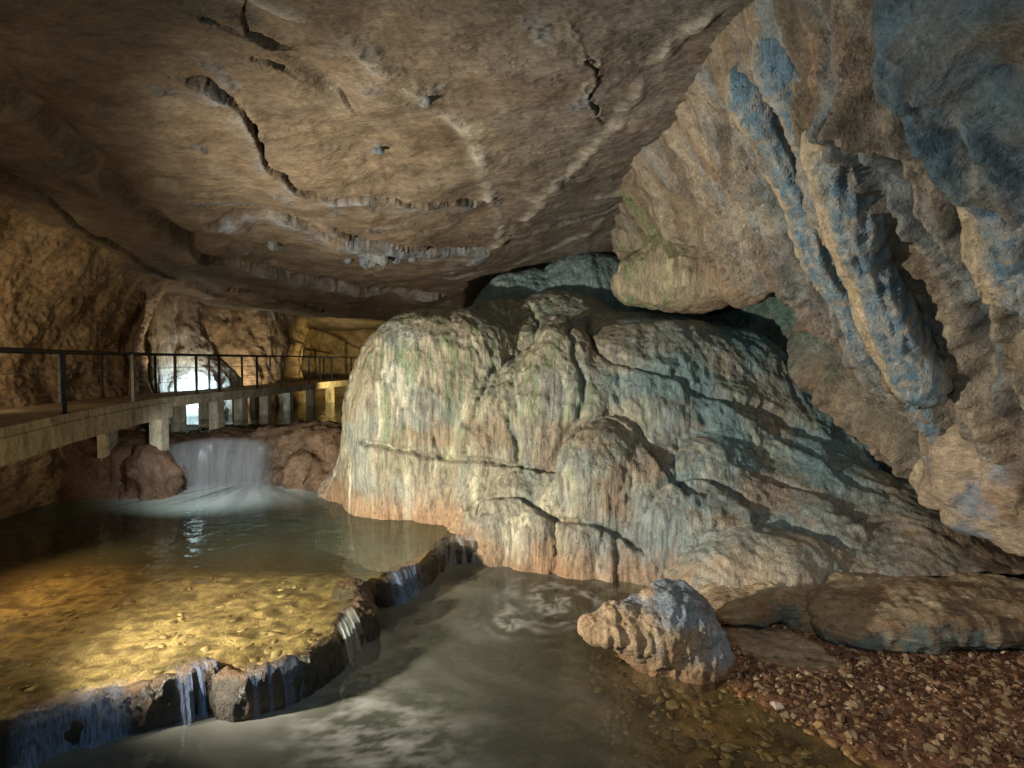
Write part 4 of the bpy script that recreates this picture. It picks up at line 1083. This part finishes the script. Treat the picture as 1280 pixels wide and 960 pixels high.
# ================================================================== WALKWAY
print('walkway')
DZ = -0.88
NEAR = densify([(-5.6, 3.6), (-6.7, 7.5), (-7.4, 9.6), (-8.1, 12.4), (-8.35, 14.1), (-8.3, 16.0), (-8.0, 18.2), (-7.95, 20.4), (-7.9, 22.6), (-7.7, 24.8), (-7.2, 27.6)], 6)
Tn = np.gradient(NEAR, axis=0); Tn /= np.linalg.norm(Tn, axis=1)[:, None]
Ln = np.stack([-Tn[:, 1], Tn[:, 0]], 1)
W_DECK = 1.5
walk = empty('walkway', 'raised concrete footbridge with dark steel handrails along the left wall', 'walkway', None, (NEAR[10][0], NEAR[10][1], DZ))
WL = np.array(walk.location)
def child(name, v, f, mat, parent, smooth=False):
    v = np.asarray(v, float)
    me = make_mesh(name, v - WL, f, mat, None, smooth)
    return link(name, me, parent)
def sweep(name, path, prof, mat, parent, closed_caps=True):
    """profile (offset along left normal, z) swept along a plan path with its own left normals"""
    P, Lf, zc = path
    k, m = len(P), len(prof)
    v = np.array([[P[i][0] + Lf[i][0] * o, P[i][1] + Lf[i][1] * o, zc + q] for i in range(k) for o, q in prof])
    f = [[i * m + j, (i + 1) * m + j, (i + 1) * m + (j + 1) % m, i * m + (j + 1) % m] for i in range(k - 1) for j in range(m)]
    if m == 4: f += [[0, 1, 2, 3], [(k-1)*m+3, (k-1)*m+2, (k-1)*m+1, (k-1)*m]]
    return child(name, v, np.array(f), mat, parent)
def rect(o0, o1, q0, q1): return [(o0, q0), (o1, q0), (o1, q1), (o0, q1)]
bend = 25
for i in range(0, len(NEAR) - 1, 4):           # deck slabs with open joints
    j = min(i + 4, len(NEAR) - 1)
    P = NEAR[i:j+1].copy(); P[-1] = P[-1] * 0.985 + P[-2] * 0.015
    sweep('deck_slab', (P, Ln[i:j+1], DZ), rect(0.0, W_DECK, -0.14, 0.0), M_CONC, walk)
sweep('edge_beam', (NEAR[:bend], Ln[:bend], DZ), rect(-0.02, 0.22, -0.50, -0.143), M_CONC, walk)
sweep('edge_beam', (NEAR[:bend], Ln[:bend], DZ), rect(W_DECK - 0.22, W_DECK + 0.02, -0.50, -0.143), M_CONC, walk)
sweep('edge_beam', (NEAR[bend:], Ln[bend:], DZ), rect(0.03, 0.2, -0.26, -0.143), M_CONC, walk)
def box(c, hx, hy, z0, z1, ang=0.0):
    co, s = math.cos(ang), math.sin(ang)
    v = [[c[0] + co*a*hx - s*b*hy, c[1] + s*a*hx + co*b*hy, q] for q in (z0, z1) for a, b in ((-1,-1),(1,-1),(1,1),(-1,1))]
    return np.array(v), np.array([[3,2,1,0],[4,5,6,7],[0,1,5,4],[1,2,6,5],[2,3,7,6],[3,0,4,7]])
def along(px):
    q = 640 + F * NEAR[:, 0] / NEAR[:, 1]
    i = int(np.argmin(np.abs(q - px))); return i
for px in (198, 275, 309, 334, 366, 394, 418):
    i = along(px) if px > 200 else 23
    for off in (0.16, W_DECK - 0.16):
        c = NEAR[i] + Ln[i] * off
        v, f = box(c, 0.14 if px > 200 else 0.17, 0.14, -3.7 if px < 200 else -2.3, DZ - (0.262 if px > 200 else 0.503), math.atan2(Tn[i][1], Tn[i][0]))
        child('pillar', v, f, M_CONC, walk)
def tube(path, r, n=8):
    path = np.asarray(path, float); k = len(path)
    T = np.gradient(path, axis=0); T /= np.linalg.norm(T, axis=1)[:, None]
    up = np.array([0, 0, 1.0]); A = np.cross(T, up); A /= np.maximum(np.linalg.norm(A, axis=1), 1e-6)[:, None]; B = np.cross(A, T)
    an = np.arange(n) / n * 2 * math.pi
    v = (path[:, None, :] + r * (np.cos(an)[None, :, None] * A[:, None, :] + np.sin(an)[None, :, None] * B[:, None, :])).reshape(-1, 3)
    f = np.array([[i*n+j, i*n+(j+1) % n, (i+1)*n+(j+1) % n, (i+1)*n+j] for i in range(k-1) for j in range(n)])
    return v, f
H = 1.05
for off in (0.06, W_DECK - 0.06):
    line = NEAR + Ln * off
    r = sweep('top_rail', (line, Ln, DZ), rect(-0.025, 0.025, H - 0.035, H + 0.015), M_RAIL, walk)
    for hw in (0.36, 0.70):
        v, f = tube(np.column_stack([line, np.full(len(line), DZ + hw)]), 0.006, 6)
        child('wire', v, f, M_WIRE, walk, True)
    idx = [along(q) for q in (85, 169, 218, 251, 277, 324, 356, 386, 404, 418, 440)] if off < 0.5 else [7, 12, 18, 23, 29, 35, 41, 47, 53, 58]
    for i in idx + ([8] if False else []):
        a = math.atan2(Tn[i][1], Tn[i][0])
        v, f = box(line[i], 0.02, 0.028, DZ - (0.12 if False else 0.0) + 0.002, DZ + H - 0.035, a)
        po = child('post', v, f, M_RAIL, walk)
        v, f = box(line[i], 0.06, 0.05, DZ + 0.003, DZ + 0.018, a)
        child('base_plate', v, f, M_RAIL, po)

# ================================================================== COLUMN by the walkway and its floodlight
so = Solid((-13, 17.4, -2.4), (-8.4, 21.4, 2.9), 0.05)
so.limb([(-10.9, 19.4, 2.7), (-10.9, 19.4, 1.8), (-10.8, 19.4, 0.9), (-10.6, 19.4, 0.1), (-10.35, 19.4, -0.9), (-10.2, 19.4, -2.2)], [0.75, 0.30, 0.32, 0.55, 0.95, 1.15], 0.3)
so.limb([(-11.6, 19.0, 2.4), (-11.5, 19.0, 0.8), (-11.3, 19.1, -1.0)], [0.5, 0.3, 0.4], 0.2)
pos, f = so.skin(); pos, n = dress(pos, f, 0.09, 1.5, 31, 0.06, 3.0, 0.02, 0.3)
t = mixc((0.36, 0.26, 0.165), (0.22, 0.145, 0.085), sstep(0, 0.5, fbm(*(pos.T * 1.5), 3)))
link('stone_column', make_mesh('stone_column', pos, f, M_FLOW, mixc(t, (0.62, 0.60, 0.55), sstep(0.1, -0.7, pos[:, 2]))), None, 'pale stone column with a wide foot lit white behind the handrail', 'column')  # foot paled in the colour to carry the floodlight's glow
fl = empty('floodlight', 'small black floodlight under the walkway aimed at the pale column', 'floodlight', None, (-9.95, 17.3, -1.5))
WL = np.array(fl.location)
v, f = box((-9.95, 17.25), 0.12, 0.05, -1.15, -1.0); child('housing', v, f, M_RAIL, fl)
v, f = box((-9.95, 17.25), 0.03, 0.03, -1.95, -1.15); child('bracket', v, f, M_RAIL, fl)

# ================================================================== little stalactites on the ceiling steps
for i, ((q, s), name) in enumerate(zip(drip_pos, ['blue grey clump of stalactites, the largest, on the middle ceiling ledge', 'small blue stalactite at the left end of the middle ceiling ledge', 'stubby grey stalactite left of the largest clump', 'short grey stalactite right of the largest clump',
                                     'tiny grey stalactite farthest right on the middle ceiling ledge', 'dark knob of stone beside the pale ceiling vein', 'single pale nub in the middle of the ceiling pan', 'pale ribbed stalactite touching the largest clump'])):
    L = 0.34 * s
    so = Solid(q - np.array([0.5, 0.5, L + 0.25]), q + np.array([0.5, 0.5, 0.35]), 0.022)
    for k in range(5 if s > 0.6 else 2):
        o = np.array([(k - 2) * 0.09 * (1 if s > 0.6 else 0.6), rng.normal() * 0.05, 0]); l = L * (0.5 + 0.5 * rng.random()) if k else L
        so.limb([q + o + (0, 0, 0.15), q + o + (0, 0, -l * 0.5), q + o + (0.01, 0, -l)], [0.13 * s + 0.04, 0.09 * s + 0.02, 0.025], 0.06)
    pos, f = so.skin(); pos, n = dress(pos, f, 0.03, 5, i, 0.012, 9, 0.008, 0.5)
    t = mixc((0.17, 0.18, 0.185), (0.10, 0.125, 0.155), sstep(-0.2, 0.4, fbm(*(pos.T * 4), 3)))
    link('stalactite', make_mesh('stalactite', pos, f, M_FLOW, t), None, name, 'stalactite', 'stalactites on the ceiling')
print('TRIS_ALL', sum(len(o.data.polygons) * 2 for o in SC.objects if o.type == 'MESH'))
